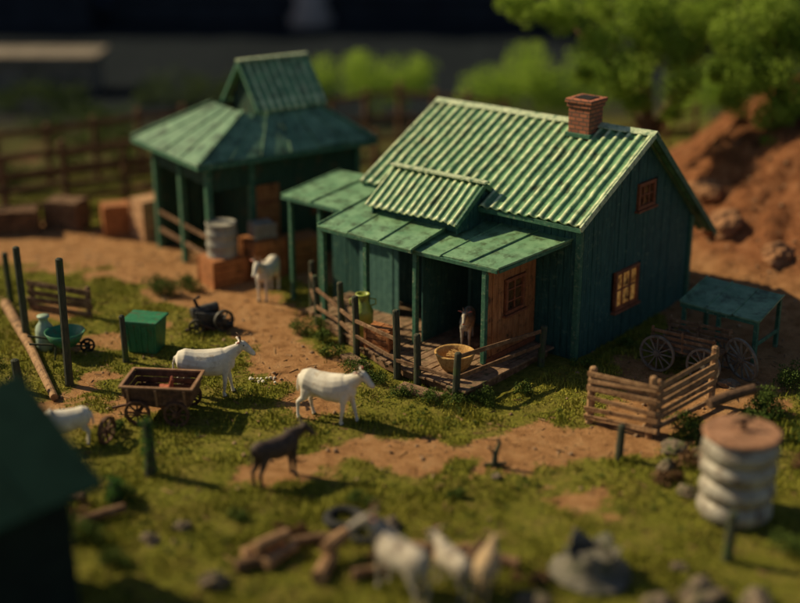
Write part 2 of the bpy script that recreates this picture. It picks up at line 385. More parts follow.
# ------------------------------------------------------------------ sheets, boards, windows
def corr(name, o, U, lu, Vd, lv, pitch, amp, mat, parent, rows=1.3, label=None, wav=.022):
    o = Vector(o); U = Vector(U).normalized(); Vd = Vector(Vd).normalized(); Nr = U.cross(Vd)
    if Nr.z < 0: Nr = -Nr
    nu = int(lu/pitch*10)+1; nv = max(3, int(lv/.12))
    u = np.linspace(0, lu, nu); v = np.linspace(0, lv, nv); UU, VV = np.meshgrid(u, v)
    c = np.cos(UU/pitch*2*math.pi)
    panel = np.floor(VV/rows); fr = (VV/rows)-panel
    hh = amp*np.sign(c)*np.abs(c)**.7+.018*fr+wav*(fbm(UU*1.2+7, VV*1.2, 4)-.5)*2
    vv = VV+np.where(VV > lv-.01, .06*(vnoise(np.floor(UU/.85), UU*0, 3)-.5), 0)
    P = np.array(o)+UU[..., None]*np.array(U)+vv[..., None]*np.array(Vd)+hh[..., None]*np.array(Nr)
    I = (np.arange(nv-1)[:, None]*nu+np.arange(nu-1)[None]).ravel()
    F = np.stack([I, I+1, I+1+nu, I+nu], 1)
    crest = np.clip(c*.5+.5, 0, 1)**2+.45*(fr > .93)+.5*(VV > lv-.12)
    ob = npmesh(name, P.reshape(-1, 3), F, mat, {'crest': crest.ravel()}, smooth=True, parent=parent, label=label)
    sm = ob.modifiers.new('s', 'SOLIDIFY'); sm.thickness = .03; sm.offset = -1 if U.cross(Vd).z > 0 else 1
    return ob
def panels(name, c4, n, th, mat, parent, gap=.012, label=None):
    a, b_, c, d_ = [Vector(p) for p in c4]; mb = MB()
    Nr = (b_-a).cross(d_-a).normalized()
    if Nr.z < 0: Nr = -Nr
    for i in range(n):
        t0, t1 = i/n, (i+1)/n
        q = [a.lerp(b_, t0), a.lerp(b_, t1), d_.lerp(c, t1), d_.lerp(c, t0)]
        lift = random.uniform(0, .02)
        k = (q[1]-q[0]).normalized()*gap
        q = [q[0]+k, q[1]-k, q[2]-k, q[3]+k]
        e_ = (q[3]-q[0]).normalized()*random.uniform(-.03,.04); q[2] += e_; q[3] += e_
        top = [p+Nr*(lift) for p in q]; bot = [p-Nr*(th-lift) for p in q]
        mb.add(top+bot, [(0,1,2,3),(7,6,5,4),(0,4,5,1),(1,5,6,2),(2,6,7,3),(3,7,4,0)])
    for i in range(n+1):
        t = i/n; mb.beam(a.lerp(b_, t)+Nr*.02, d_.lerp(c, t)+Nr*.02, .04, .045, .004, up=Nr)
    return mb.obj(name, mat, parent, bevel=.008, label=label)

def boards(mb, axis, fixed, out, u0, u1, z0, top, w=.17, th=.03, openings=()):
    nb_ = max(1, round((u1-u0)/w)); w = (u1-u0)/nb_
    for i in range(nb_):
        a = u0+i*w+.006; c = u0+(i+1)*w-.006
        ops = sorted([(o[2], o[3]) for o in openings if o[0] < c-.01 and o[1] > a+.01])
        lo = z0-random.uniform(0,.03); pieces = []
        for (p, q) in ops: pieces.append((lo, p)); lo = q
        pieces.append((lo, None))
        off = random.uniform(0, .018)
        f0 = fixed; f1 = fixed+out*(th+off)
        for (p, q) in pieces:
            ta = top(a) if q is None else q; tc_ = top(c) if q is None else q
            if min(ta, tc_) <= p+.02: continue
            vs = []
            for (u, zt) in ((a, ta), (c, tc_)):
                for f in (f0, f1):
                    for z in (p, zt):
                        vs.append((u, f, z) if axis == 'x' else (f, u, z))
            mb.add(vs, [(0,1,3,2),(4,6,7,5),(0,4,5,1),(2,3,7,6),(0,2,6,4),(1,5,7,3)])
def window(parent, c, axis, w, h, out, nx_=2, nz_=2, pane=None, label=None):
    o = bpy.data.objects.new('window', None); link(o, parent, c)
    if label: o['label'] = label
    mb = MB(); fr = .08
    def bx(mbb, u, z, du, dz, dep, off):
        if axis == 'x': mbb.box((u, off*out, z), (du, dep, dz), None, .003)
        else: mbb.box((off*out, u, z), (dep, du, dz), None, .003)
    for sgn in (-1, 1):
        bx(mb, sgn*(w/2-fr/2), 0, fr, h-2*fr-.004, .08, .05)
        bx(mb, 0, sgn*(h/2-fr/2), w, fr, .085, .05)
    for i in range(1, nx_): bx(mb, -w/2+w*i/nx_, 0, .04, h-2*fr-.01, .04, .045)
    for i in range(1, nz_): bx(mb, 0, -h/2+h*i/nz_, w-2*fr-.01, .038, .036, .045)
    mb.obj('frame', brownW, o, bevel=.006)
    m2 = MB(); bx(m2, 0, 0, w-fr, h-fr, .012, .022); m2.obj('pane', pane or paneD, o)
    m3 = MB(); bx(m3, 0, -h/2-.035, w+.14, .05, .14, .075); m3.obj('sill', brownW, o, bevel=.006)
    return o

# ------------------------------------------------------------------ HOUSE
house = empty('farmhouse', HO, HA, 'green board farmhouse with corrugated roof, brick chimney and railed porch', 'house')
L_, W_ = 6.0, 5.4
def rz_(y): return 5.05-.52*(2.7-y) if y < 2.7 else 5.05-.9*(y-2.7)
wt = lambda y: rz_(y)-.14
mb = MB()
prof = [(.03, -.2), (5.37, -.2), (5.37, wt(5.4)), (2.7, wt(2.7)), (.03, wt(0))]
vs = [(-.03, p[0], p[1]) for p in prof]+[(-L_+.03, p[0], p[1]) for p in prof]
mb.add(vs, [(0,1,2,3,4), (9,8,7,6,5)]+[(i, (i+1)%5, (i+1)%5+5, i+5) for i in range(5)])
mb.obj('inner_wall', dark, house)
gw = [(1.65, 2.75, .80, 1.80), (2.5, 3.3, 3.18, 3.83)]
mb = MB(); boards(mb, 'y', -.03, 1, 0, W_, -.15, wt, .19, .045, gw); mb.obj('gable_wall', wallM, house, bevel=.005)
mb = MB(); boards(mb, 'x', .03, -1, -L_, 0, -.15, lambda u: wt(0), .19, .045, [(-2.45, -1.65, .3, 2.2)]); mb.obj('front_wall', wallM, house, bevel=.005)
mb = MB(); boards(mb, 'y', -L_+.03, -1, 0, W_, -.15, wt, .19, .045); boards(mb, 'x', W_-.03, 1, -L_, 0, -.15, lambda u: wt(5.4), .19, .045)
mb.obj('rear_wall', wallM, house)
mb = MB()
for (x, y) in ((.02, .0), (.02, W_)): mb.box((x, y, (wt(y)-.2)/2-.02), (.14, .14, wt(y)+.14), None, .004)
mb.each('corner_board', trimD, house, bevel=.01)
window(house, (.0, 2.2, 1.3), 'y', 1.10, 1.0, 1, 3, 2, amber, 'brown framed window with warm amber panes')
window(house, (.0, 2.9, 3.5), 'y', .80, .65, 1, 3, 2, paneD, 'small attic window with brown frame')
mb = MB(); mb.box((-2.05, -.02, 1.25), (.78, .05, 1.88), None, .003)
door = mb.obj('door', M('dark_door_wood', (.05,.022,.012), (.12,.05,.025), 6, .7, .4), house, bevel=.008)
mb = MB(); mb.cyl((-1.78, -.06, 1.2), (-1.78, -.12, 1.2), .03, n=8); mb.obj('handle', ironM, door)
fy_ = -.42; ry_ = 6.35; x0r, x1r = -6.25, .28
vf = Vector((0, fy_-2.7, rz_(fy_)-5.05)); vr = Vector((0, ry_-2.7, rz_(ry_)-5.05))
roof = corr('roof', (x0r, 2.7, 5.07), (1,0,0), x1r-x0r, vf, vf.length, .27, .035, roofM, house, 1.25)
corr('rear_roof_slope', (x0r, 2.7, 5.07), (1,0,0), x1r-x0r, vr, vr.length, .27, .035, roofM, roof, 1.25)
mb = MB(); nr = 5
for i in range(nr):
    a = x0r-.04+(x1r-x0r+.08)*i/nr; c = x0r-.04+(x1r-x0r+.08)*(i+1)/nr+.03
    z = 5.13+.008*(i%2)
    for sg, sl in ((-1, .52), (1, .9)):
        dy = .16*sg
        q = [(a, 2.7, z), (c, 2.7, z+.004), (c, 2.7+dy, z-abs(dy)*sl), (a, 2.7+dy, z-abs(dy)*sl)]
        mb.add(q+[(p[0], p[1], p[2]-.03) for p in q], [(0,1,2,3),(7,6,5,4),(0,4,5,1),(1,5,6,2),(2,6,7,3),(3,7,4,0)])
mb.obj('ridge_cap', trimM, roof, bevel=.006)
mb = MB()
for x in (x1r+.02, x0r-.02): mb.beam((x, 2.7, 5.03), (x, fy_-.02, rz_(fy_)-.02), .05, .15, .004)
mb.each('barge_board', trimM, roof, bevel=.01)
mb = MB()
for x in (x1r+.02, x0r-.02): mb.beam((x, 2.71, 5.02), (x, ry_+.02, rz_(ry_)-.02), .05, .15, .004)
mb.each('barge_board', trimD, roof, bevel=.01)
mb = MB(); mb.beam((x0r, fy_+.06, rz_(fy_)-.07), (x1r, fy_+.06, rz_(fy_)-.07), .05, .12); mb.obj('eave_board', trimD, roof, bevel=.01)
brickM, nt, b = newmat('red_brick'); N2 = nt.nodes; L2 = nt.links
t_ = N2.new('ShaderNodeTexCoord'); sx = N2.new('ShaderNodeSeparateXYZ'); L2.new(t_.outputs['Object'], sx.inputs[0])
sm_ = N2.new('ShaderNodeMath'); sm_.operation = 'ADD'; L2.new(sx.outputs[0], sm_.inputs[0]); L2.new(sx.outputs[1], sm_.inputs[1])
cb = N2.new('ShaderNodeCombineXYZ'); L2.new(sm_.outputs[0], cb.inputs[0]); L2.new(sx.outputs[2], cb.inputs[1])
bt = N2.new('ShaderNodeTexBrick'); bt.inputs['Scale'].default_value = 1.0; bt.inputs['Brick Width'].default_value = .22; bt.inputs['Row Height'].default_value = .10; bt.inputs['Mortar Size'].default_value = .014
bt.inputs['Color1'].default_value = (.44,.14,.065,1); bt.inputs['Color2'].default_value = (.27,.085,.045,1); bt.inputs['Mortar'].default_value = (.10,.065,.045,1)
L2.new(cb.outputs[0], bt.inputs['Vector']); L2.new(bt.outputs[0], b.inputs['Base Color']); b.inputs['Roughness'].default_value = .9
bp2 = N2.new('ShaderNodeBump'); bp2.inputs['Strength'].default_value = .9; bp2.inputs['Distance'].default_value = .03; bp2.invert = True
L2.new(bt.outputs['Fac'], bp2.inputs['Height']); L2.new(bp2.outputs[0], b.inputs['Normal'])
mb = MB(); cx, cy = -1.5, 2.45
mb.box((cx, cy, 5.10), (.60, .60, .86), None, .006); mb.box((cx, cy, 5.585), (.68, .68, .11), None, .006); mb.box((cx, cy, 5.69), (.75, .75, .10), None, .006)
ch = mb.obj('chimney', brickM, roof, bevel=.012)
mb = MB(); mb.box((cx, cy, 5.745), (.46, .46, .02)); mb.obj('flue', dark, ch)
mb = MB(); mb.box((cx, cy, 4.86), (.70, .72, .10), None, .01); mb.obj('flashing', trimD, ch, bevel=.01)
gx0, gx1 = -5.35, -2.55; gyc, gzr = -.2, 3.92
f1 = Vector((0, -1.1, -.75)); f2 = Vector((0, .75, -.5))
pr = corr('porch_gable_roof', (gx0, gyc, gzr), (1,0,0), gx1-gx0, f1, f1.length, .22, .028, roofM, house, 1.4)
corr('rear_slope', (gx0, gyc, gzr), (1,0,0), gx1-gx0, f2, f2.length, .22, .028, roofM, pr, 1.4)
mb = MB(); mb.beam((gx0-.06, gyc, gzr+.06), (gx1+.08, gyc, gzr+.06), .2, .06, .006); mb.obj('ridge_cap', trimM, pr, bevel=.012)
mb = MB()
mb.beam((gx1+.02, gyc, gzr-.02), (gx1+.02, gyc-1.12, gzr-.79), .05, .12, .004); mb.beam((gx1+.02, gyc+.01, gzr-.02), (gx1+.02, gyc+.75, gzr-.52), .05, .12, .004)
mb.each('barge_board', trimD, pr, bevel=.01)
mb = MB()
for xx in (gx1-.08, gx0+.1):
    boards(mb, 'y', xx, 1, gyc-1.0, gyc+.7, 2.95, lambda y: gzr-.1-(.682*(gyc-y) if y < gyc else .667*(y-gyc)), .16, .03)
mb.add([(gx0+.15, gyc-.85, 2.9), (gx1-.1, gyc-.85, 2.9), (gx1-.1, gyc-.85, 3.2), (gx0+.15, gyc-.85, 3.2)], [(0,1,2,3)])
mb.obj('gable_boards', wallM, pr, bevel=.004)
panels('awning', [(-6.0,-.15,3.12), (-3.05,-.15,3.12), (-3.05,-2.3,2.72), (-6.05,-2.3,2.74)], 3, .05, roofS, house)
panels('awning', [(-3.1,.0,3.0), (-.15,.0,3.0), (-.75,-2.1,2.68), (-3.15,-2.15,2.66)], 3, .05, roofS, house)
panels('awning', [(-8.3,1.0,3.12), (-6.05,1.0,3.16), (-6.1,-1.35,2.9), (-8.3,-1.3,2.9)], 2, .05, roofS, house)
mb = MB()
mb.beam((-6.05,-2.3,2.66), (-3.05,-2.3,2.66), .05, .09, .004); mb.beam((-3.15,-2.14,2.6), (-.77,-2.09,2.61), .05, .09, .004)
mb.beam((-8.3,-1.3,2.83), (-6.1,-1.33,2.83), .05, .09, .004); mb.beam((-.74,-2.07,2.62), (-.2,-.02,2.92), .04, .08, .004)
mb.each('awning_edge', trimD, house, bevel=.008)
for (x, y, zt, z0) in ((-5.95,-2.2,2.66,.25), (-4.55,-2.2,2.66,.25), (-3.1,-2.1,2.6,.3), (-1.15,-2.02,2.6,.3), (-8.1,-1.15,2.82,-.1), (-7.0,-1.2,2.82,-.1)):
    mb = MB(); mb.beam((x, y, z0), (x, y, zt), .12, .12, .006); mb.obj('post', trimD, house, bevel=.012)
mb = MB(); boards(mb, 'y', -1.16, 1, -1.98, -.05, .3, lambda u: 2.66+.15*(u+2), .21, .035, [(-1.3,-.55,1.3,2.15)])
boards(mb, 'y', -1.17, -1, -1.98, -.05, .3, lambda u: 2.66+.15*(u+2), .21, .03)
mb.obj('porch_side_wall', orangeW, house, bevel=.005)
window(house, (-1.15, -.92, 1.72), 'y', .75, .85, 1, 2, 3, paneD, 'dark window in the orange porch wall')
mb = MB(); mb.beam((-1.1,-2.0,.35), (-1.1,0,.35), .05, .12); mb.beam((-1.1,-2.0,2.5), (-1.1,-.1,2.72), .05, .1)
mb.each('side_wall_trim', brownW, house, bevel=.01)
mb = MB(); boards(mb, 'x', -.3, -1, -7.4, -5.98, -.1, lambda u: 2.98, .18, .04); boards(mb, 'y', -7.37, -1, -.3, 2.0, -.1, lambda u: 3.0, .18, .04)
boards(mb, 'x', 2.0, 1, -7.4, -5.98, -.1, lambda u: 3.1, .18, .04)
mb.obj('side_wing_wall', wallM, house, bevel=.004)
mb = MB(); boards(mb, 'y', -3.05, -1, -1.9, -.1, .3, lambda u: 2.7, .2, .03); mb.obj('partition', wallM, house)
mb = MB(); boards(mb, 'x', -.9, -1, -5.9, -4.6, .25, lambda u: 2.85, .2, .03); mb.obj('partition', M('faded_teal_boards', (.05,.13,.11), (.09,.2,.16), 5, .8, .4), house)
def dfront(x):
    if x < -3: return -1.9+(x+6.8)/3.8*(-1.4)
    return -3.3-.2*(x+3)/2.1
mb = MB(); xx = -6.8
while xx < -.5:
    w_ = random.uniform(.15,.22); f = dfront(xx+w_/2)+random.uniform(-.10, .05)
    mb.box((xx+w_/2, (f-.06)/2-.03, .27+random.uniform(-.012,.012)), (w_-.02, abs(f)-.06, .05), Matrix.Rotation(random.uniform(-.012,.012), 3, 'Z'), .005)
    xx += w_
deck = mb.obj('deck', deckM, house, bevel=.006)
mb = MB(); pts = [(-6.8,-1.85), (-3,-3.22), (-.62,-3.42), (-.62,-.2)]
for a, c in zip(pts, pts[1:]): mb.beam((a[0], a[1], .13), (c[0], c[1], .13), .08, .2, .006)
mb.each('deck_skirt', woodM, deck, bevel=.01)
mb = MB(); mb.box((-1.6, -3.75, .06), (1.1, .35, .09), Matrix.Rotation(.08, 3, 'Z'), .01); mb.box((-3.9, -3.35, .05), (.9, .3, .08), Matrix.Rotation(-.3, 3, 'Z'), .01)
mb.each('step', deckM, deck, bevel=.01)
rp = [(-7.1,-1.45,1.35), (-6.3,-2.1,1.3), (-5.0,-2.62,1.55), (-4.15,-3.02,1.5), (-2.55,-3.42,1.65), (-.8,-3.5,1.1), (-.35,-.85,1.05)]
for (x, y, h) in rp+[(-1.9,-3.48,1.25)]:
    mb = MB(); lean = random.uniform(-.04,.04)
    mb.loft([((x, y, -.15), .09), ((x+lean*.5, y, h*.5), .085), ((x+lean, y+lean, h), .08), ((x+lean, y+lean, h+.03), .055)], 9)
    mb.obj('railing_post', postM, deck, bevel=.006)
for a, c in zip(rp, rp[1:]):
    for hz in ((.55,) if a[0] == -2.55 else (.55, .95)):
        mb = MB(); mb.beam((a[0], a[1]-.05, hz+random.uniform(-.08,.08)), (c[0], c[1]-.05, hz+random.uniform(-.08,.08)), .045, .09, .008); mb.obj('rail', woodM, deck, bevel=.008)

def thing(mb, name, mat, loc, label, category, rz=0, group=None, smooth=False, bevel=0):
    return mb.obj(name, mat, None, loc, rz, label, category, group, None, smooth, bevel)

mb = MB()
mb.lathe([(.26,0),(.34,.1),(.41,.26),(.45,.38),(.47,.42),(.44,.44),(.40,.40),(.36,.26),(.28,.08),(0.01,.07)], n=36)
x, y = HW(-1.45,-2.7)
bk = thing(mb, 'wicker_tub', strawM, (x, y, .3), 'round tan wicker tub standing open on the porch deck', 'basket', smooth=True)
mb = MB()
for k in range(10):
    a = k*2.4; mb.beam((.2*math.cos(a), .2*math.sin(a), .34), (-.15*math.cos(a+1), .2*math.sin(a+1), .40), .03, .02)
mb.obj('straw', strawM, bk)
# lime milk churn on porch
x, y = HW(-4.45,-2.45)
pp = empty('lime_churn', (x, y, .3), 0, 'tall yellow green metal churn standing by a porch post', 'churn')
mb = MB(); mb.lathe([(.22,0),(.25,.04),(.25,.55),(.26,.6),(.24,.66),(.17,.8),(.14,.88),(.14,1.0),(.18,1.03),(.18,1.06),(.13,1.07),(.12,.98),(.01,.97)], n=28); mb.obj('body', limeP, pp, smooth=True)
mb = MB()
for s in (-1, 1): mb.loft([((s*.2,0,.76),.018),((s*.31,0,.80),.018),((s*.31,0,.92),.018),((s*.15,0,.95),.018)], 7)
mb.each('handle', limeP, pp, smooth=True)
def crate(loc, rz, d, mat, label, stripes=4):
    o = empty('wooden_crate', loc, rz, label, 'crate')
    w, l, h = d
    mb = MB(); mb.box((0,0,h/2), (w-.06, l-.06, h-.05)); mb.obj('lining', mat, o)
    mb = MB(); st = h/stripes
    for i in range(stripes):
        z = st*(i+.5)
        for s in (-1,1):
            mb.box((0, s*l/2, z), (w, .035, st*.86), None, .006); mb.box((s*w/2, 0, z), (.033, l-.04, st*.86), None, .006)
    mb.obj('slats', mat, o, bevel=.006)
    mb = MB()
    for s in (-1,1):
        for t in (-1,1): mb.box((s*(w/2+.012), t*(l/2+.012), h/2), (.07, .07, h+.03), None, .004)
    mb.each('corner_batten', mat, o, bevel=.006)
    mb = MB(); k = max(2, int(w/.2))
    for i in range(k): mb.box((-w/2+w*(i+.5)/k, 0, h+.012), (w/k*.93, l-.02, .035), None, .005)
    mb.obj('lid', mat, o, bevel=.006)
    return o
x, y = HW(-3.6,-2.75); crate((x, y, .3), rad(-30), (.6,.4,.5), orangeW, 'small orange wooden crate on the porch deck')

# ------------------------------------------------------------------ BARN
barn = empty('barn', BO, BA, 'dark green open-sided barn with low green roof and gabled lantern', 'barn')
bx_, by_ = 4.9, 3.4
for (x, y) in ((0,0),(0,1.7),(0,by_),(bx_,0),(bx_,by_),(1.35,0)):
    mb = MB(); mb.beam((x, y, -.2), (x, y, 3.3), .17, .17, .008); mb.obj('post', trimD, barn, bevel=.012)
mb = MB(); boards(mb, 'x', .02, -1, 2.1, bx_, -.1, lambda u: 3.3, .2, .04, [(3.3,4.1,1.4,2.2)]); boards(mb, 'x', .02, -1, 0, 2.1, 2.45, lambda u: 3.3, .2, .04)
mb.obj('front_wall', barnW, barn, bevel=.004)
mb = MB(); boards(mb, 'y', bx_, 1, 0, by_, -.1, lambda u: 3.3, .2, .04); boards(mb, 'x', by_, 1, 0, bx_, -.1, lambda u: 3.3, .2, .04); boards(mb, 'y', 2.05, -1, 0, by_, -.1, lambda u: 3.3, .2, .04)
boards(mb, 'y', .03, -1, 0, by_, 2.6, lambda u: 3.3, .2, .03)
mb.obj('inner_wall', barnW, barn, bevel=.004)
mb = MB(); boards(mb, 'x', -.04, -1, 1.45, 2.2, 0, lambda u: 2.4, .15, .04)
dr = mb.obj('door', orangeW, barn, bevel=.005)
mb = MB(); mb.box((1.82,-.105,.5), (.7,.03,.1)); mb.box((1.82,-.105,1.9), (.7,.03,.1)); mb.each('door_brace', brownW, dr)
window(barn, (3.7, .0, 1.8), 'x', .8, .8, -1, 2, 2, paneD)
mb = MB()
for z in (.55, 1.1): mb.beam((-.03, .1, z), (-.03, by_, z+.03), .05, .12, .01)
mb.each('stall_rail', woodM, barn, bevel=.008)
ez, iz = 3.35, 4.35
E = [(-.5,-.5,ez),(bx_+.4,-.5,ez),(bx_+.4,by_+.5,ez),(-.5,by_+.5,ez)]
In = [(1.6,.8,iz),(4.0,.8,iz),(4.0,2.65,iz),(1.6,2.65,iz)]
br = panels('roof', [In[0], In[1], E[1], E[0]], 6, .06, roofB, barn)
panels('roof_slope', [In[3], In[0], E[0], E[3]], 4, .06, roofB, br); panels('roof_slope', [In[1], In[2], E[2], E[1]], 4, .06, roofB, br); panels('roof_slope', [In[2], In[3], E[3], E[2]], 5, .06, roofB, br)
mb = MB()
for i in range(4):
    a, c = Vector(E[i]), Vector(E[(i+1)%4]); mb.beam(a+Vector((0,0,-.09)), c+Vector((0,0,-.09)), .05, .14, .004)
mb.each('fascia', trimD, br, bevel=.01)
mb = MB()
for i in range(4): mb.beam(Vector(In[i])+Vector((0,0,.05)), Vector(E[i])+Vector((0,0,.05)), .12, .05)
mb.each('hip_cap', roofB, br, bevel=.01)
ln_ = bpy.data.objects.new('roof_lantern', None); link(ln_, br)
lx0, lx1, lyc, lzr = 2.1, 4.15, 1.7, 5.6
tp = lambda y: lzr-.1-1.15*abs(y-lyc)
for xx in (lx0+.15, lx1-.15):
    mb = MB(); boards(mb, 'y', xx, -1, lyc-.85, lyc+.85, iz-.3, tp, .17, .04); mb.obj('lantern_wall', barnW, ln_, bevel=.004)
v1 = Vector((0,-1.1,-1.265)); v2 = Vector((0,1.1,-1.265))
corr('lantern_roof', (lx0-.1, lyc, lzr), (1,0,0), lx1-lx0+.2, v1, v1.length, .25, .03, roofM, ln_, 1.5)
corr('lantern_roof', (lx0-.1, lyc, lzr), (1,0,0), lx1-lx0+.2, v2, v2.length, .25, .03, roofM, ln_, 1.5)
mb = MB(); mb.beam((lx0-.15, lyc, lzr+.05), (lx1+.15, lyc, lzr+.05), .18, .07); mb.obj('ridge_cap', trimM, ln_, bevel=.015)
mb = MB()
for xx in (lx0-.12, lx1+.12):
    for s in (-1,1): mb.beam((xx, lyc, lzr-.02), (xx, lyc+s*1.1, lzr-1.28), .05, .12)
mb.each('barge_board', trimD, ln_, bevel=.01)

# near dark shed
SO = Vector((-4.42, 16.9, 0)); SA = rad(48)
shed = empty('small_shed', SO, SA, 'dark green shed with plain sloping roof beside mossy ground', 'shed')
shR = M('dark_green_shed_roof', (.006,.024,.016), (.011,.038,.025), 1.2, .8, .1, spec=.1)
shW = M('black_green_shed_wall', (.006,.013,.010), (.012,.022,.016), 3, .9, .3)
panels('roof', [(-5,2.1,3.7),(0,2.1,3.7),(0,0,2.5),(-5,0,2.5)], 4, .08, shR, shed)
panels('roof_slope', [(-5,2.1,3.7),(0,2.1,3.7),(0,4.2,2.5),(-5,4.2,2.5)], 4, .08, shR, shed)
mb = MB(); st = lambda y: 3.6-.571*abs(y-2.1)-.06
boards(mb, 'x', .45, -1, -4.6, -.35, -.2, lambda u: st(.45), .2, .04); boards(mb, 'x', 3.75, 1, -4.6, -.35, -.2, lambda u: st(.45), .2, .04)
boards(mb, 'y', -.38, 1, .45, 3.75, -.2, st, .2, .04); boards(mb, 'y', -4.6, -1, .45, 3.75, -.2, st, .2, .04)
mb.obj('wall', shW, shed, bevel=.004)

# side shelter
shel = empty('lean_to_shelter', (7.95, 28.6, 0), HA, 'low open lean-to with green sheet roof on posts', 'shelter')
panels('roof', [(-1.0,.7,1.42),(1.0,.7,1.38),(1.05,-.7,1.12),(-1.0,-.7,1.15)], 3, .05, roofB, shel)
for (x, y, z) in ((-.9,-.6,1.1),(.95,-.6,1.08),(-.9,.6,1.32),(.95,.6,1.3),(0,-.6,1.08)):
    mb = MB(); mb.beam((x, y, -.2), (x, y, z), .1, .1, .008); mb.obj('post', trimD, shel, bevel=.01)
mb = MB(); mb.beam((-1.0,-.65,1.07), (1.0,-.65,1.05), .06, .1); mb.beam((.97,-.6,.5), (.97,.6,.52), .04, .1); mb.each('beam', trimD, shel, bevel=.01)

# ------------------------------------------------------------------ FENCES
def fence(name, pts, h, nr, mat, label, spacing=1.7, pr=.08, category='fence', rw=.11, tilt=.06):
    base = Vector((pts[0][0], pts[0][1], gz(*pts[0])))
    o = empty(name, base, 0, label, category)
    P = []
    for i, (a, c) in enumerate(zip(pts, pts[1:])):
        a = Vector(a); c = Vector(c); k = max(1, round((c-a).length/spacing))
        for j in range(k): P.append(a.lerp(c, j/k))
    P.append(Vector(pts[-1]))
    Q = []
    for p in P:
        z = gz(p.x, p.y); q = Vector((p.x, p.y, z))-base; hh = h*random.uniform(.92, 1.1); t = random.uniform(-tilt, tilt)
        mb = MB(); mb.loft([((q.x, q.y, q.z-.2), pr), ((q.x+t*.5, q.y, q.z+hh*.5), pr*.95), ((q.x+t, q.y, q.z+hh), pr*.9), ((q.x+t, q.y, q.z+hh+.03), pr*.5)], 8)
        mb.obj('post', mat, o); Q.append(q)
    for a, c in zip(Q, Q[1:]):
        mb = MB()
        for j in range(nr):
            z = h*(.16+.76*j/max(1, nr-1)); e = (c-a).normalized()*random.uniform(.08,.16)
            mb.beam(a-e+Vector((0,-pr,z+random.uniform(-.06,.06))), c+e+Vector((0,-pr,z+random.uniform(-.06,.06))), .04, rw*random.uniform(.8,1.1), .012)
        mb.each('rail', mat, o, bevel=.006)
    return o
fence('rail_fence', [(-17,37.2),(-12.8,39.8),(-9.4,42.2),(-6,44.5)], 2.1, 4, woodF, 'old brown plank fence with wide boards behind the barn', rw=.22, pr=.13)
fence('rail_fence', [(-17,41.5),(-11,45.0),(-5,48)], 2.2, 3, woodF, 'second brown rail fence further behind the yard', rw=.22, pr=.13)
fence('rail_fence', [(-4,48),(0,49.5),(4,48)], 2.3, 3, woodF, 'brown rail fence in front of bright bushes', rw=.2, pr=.13)
fence('rail_fence', [(-2.2,42.5),(1.8,44.5)], 2.0, 3, woodF, 'short brown fence between barn and house', rw=.18, pr=.12)
fence('slatted_fence', [(4.0,24.35),(5.12,23.6)], 1.3, 6, woodL, 'pale brown slatted farm fence panel with round posts', spacing=1.5, pr=.09, rw=.12)
fence('slatted_fence', [(5.3,23.75),(6.75,25.2)], 1.25, 6, woodL, 'pale brown slatted fence panel leaning away from its neighbour', spacing=2.2, pr=.09, rw=.12)
fence('low_fence', [(-9.6,31.2),(-8.0,30.6)], .8, 4, woodM, 'low rough plank fence beside tall poles', spacing=1.6, rw=.14)
fence('rail_fence', [(7.2,43.5),(11,46.5)], 1.6, 3, woodF, 'brown fence on the far bank behind the trees')
for (x, y, h, r, lab) in ((-7.5,26.4,3.0,.10,'tall thin dark wooden pole in the grass'), (-9.2,29.1,2.4,.1,'dark wooden pole beside a lying log'), (-10.3,31.6,1.4,.09,'short dark wooden pole near a low fence'),
                          (-6.5,27.8,1.15,.08,'short thin dark stake in the grass'), (-8.5,26.0,.75,.11,'thick short stump post by the yard edge'), (4.35,22.65,.75,.09,'short stump post beside the slatted fence'), (5.6,18.9,.9,.1,'dark short post between rocks')):
    z = gz(x, y); mb = MB(); t = random.uniform(-.05,.05)
    mb.loft([((0,0,-.2), r), ((t*.4,0,h*.4), r*.9), ((t,.0,h), r*.85), ((t,0,h+.03), r*.4)], 9)
    thing(mb, 'wooden_post', postM, (x, y, z), lab, 'post')
def limb(p, q, r0, r1, mat, name, label, category):
    p = Vector(p); q = Vector(q); mid = (p+q)/2+Vector((random.uniform(-.1,.1), random.uniform(-.1,.1), 0))
    mb = MB(); mb.loft([(Vector((0,0,0)), r0), (mid-p, (r0+r1)/2), (q-p, r1)], 10)
    return thing(mb, name, mat, p, label, category, bevel=.01)
limb((-10.4,31.4,gz(-10.4,31.4)+.1), (-7.6,25.5,gz(-7.6,25.5)+.1), .14, .09, woodL, 'fallen_log', 'long pale pole lying diagonally on the grass', 'log')
for (x, y, h) in ((-4.85,22.0,1.15),(-5.3,20.9,.45)):
    o = empty('mossy_post', (x, y, gz(x, y)), 0, 'short post thickly overgrown with green moss', 'post')
    mb = MB(); mb.loft([((0,0,-.1),.12),((.03,0,h*.5),.10),((0,.02,h),.09)], 9); mb.obj('stake', postM, o)
    leafcloud('moss', [(.0,0,h*t,.17) for t in (.1,.25,.4,.55,.7,.85,1.0)], mossL, .03, 1.0, 9, parent=o)

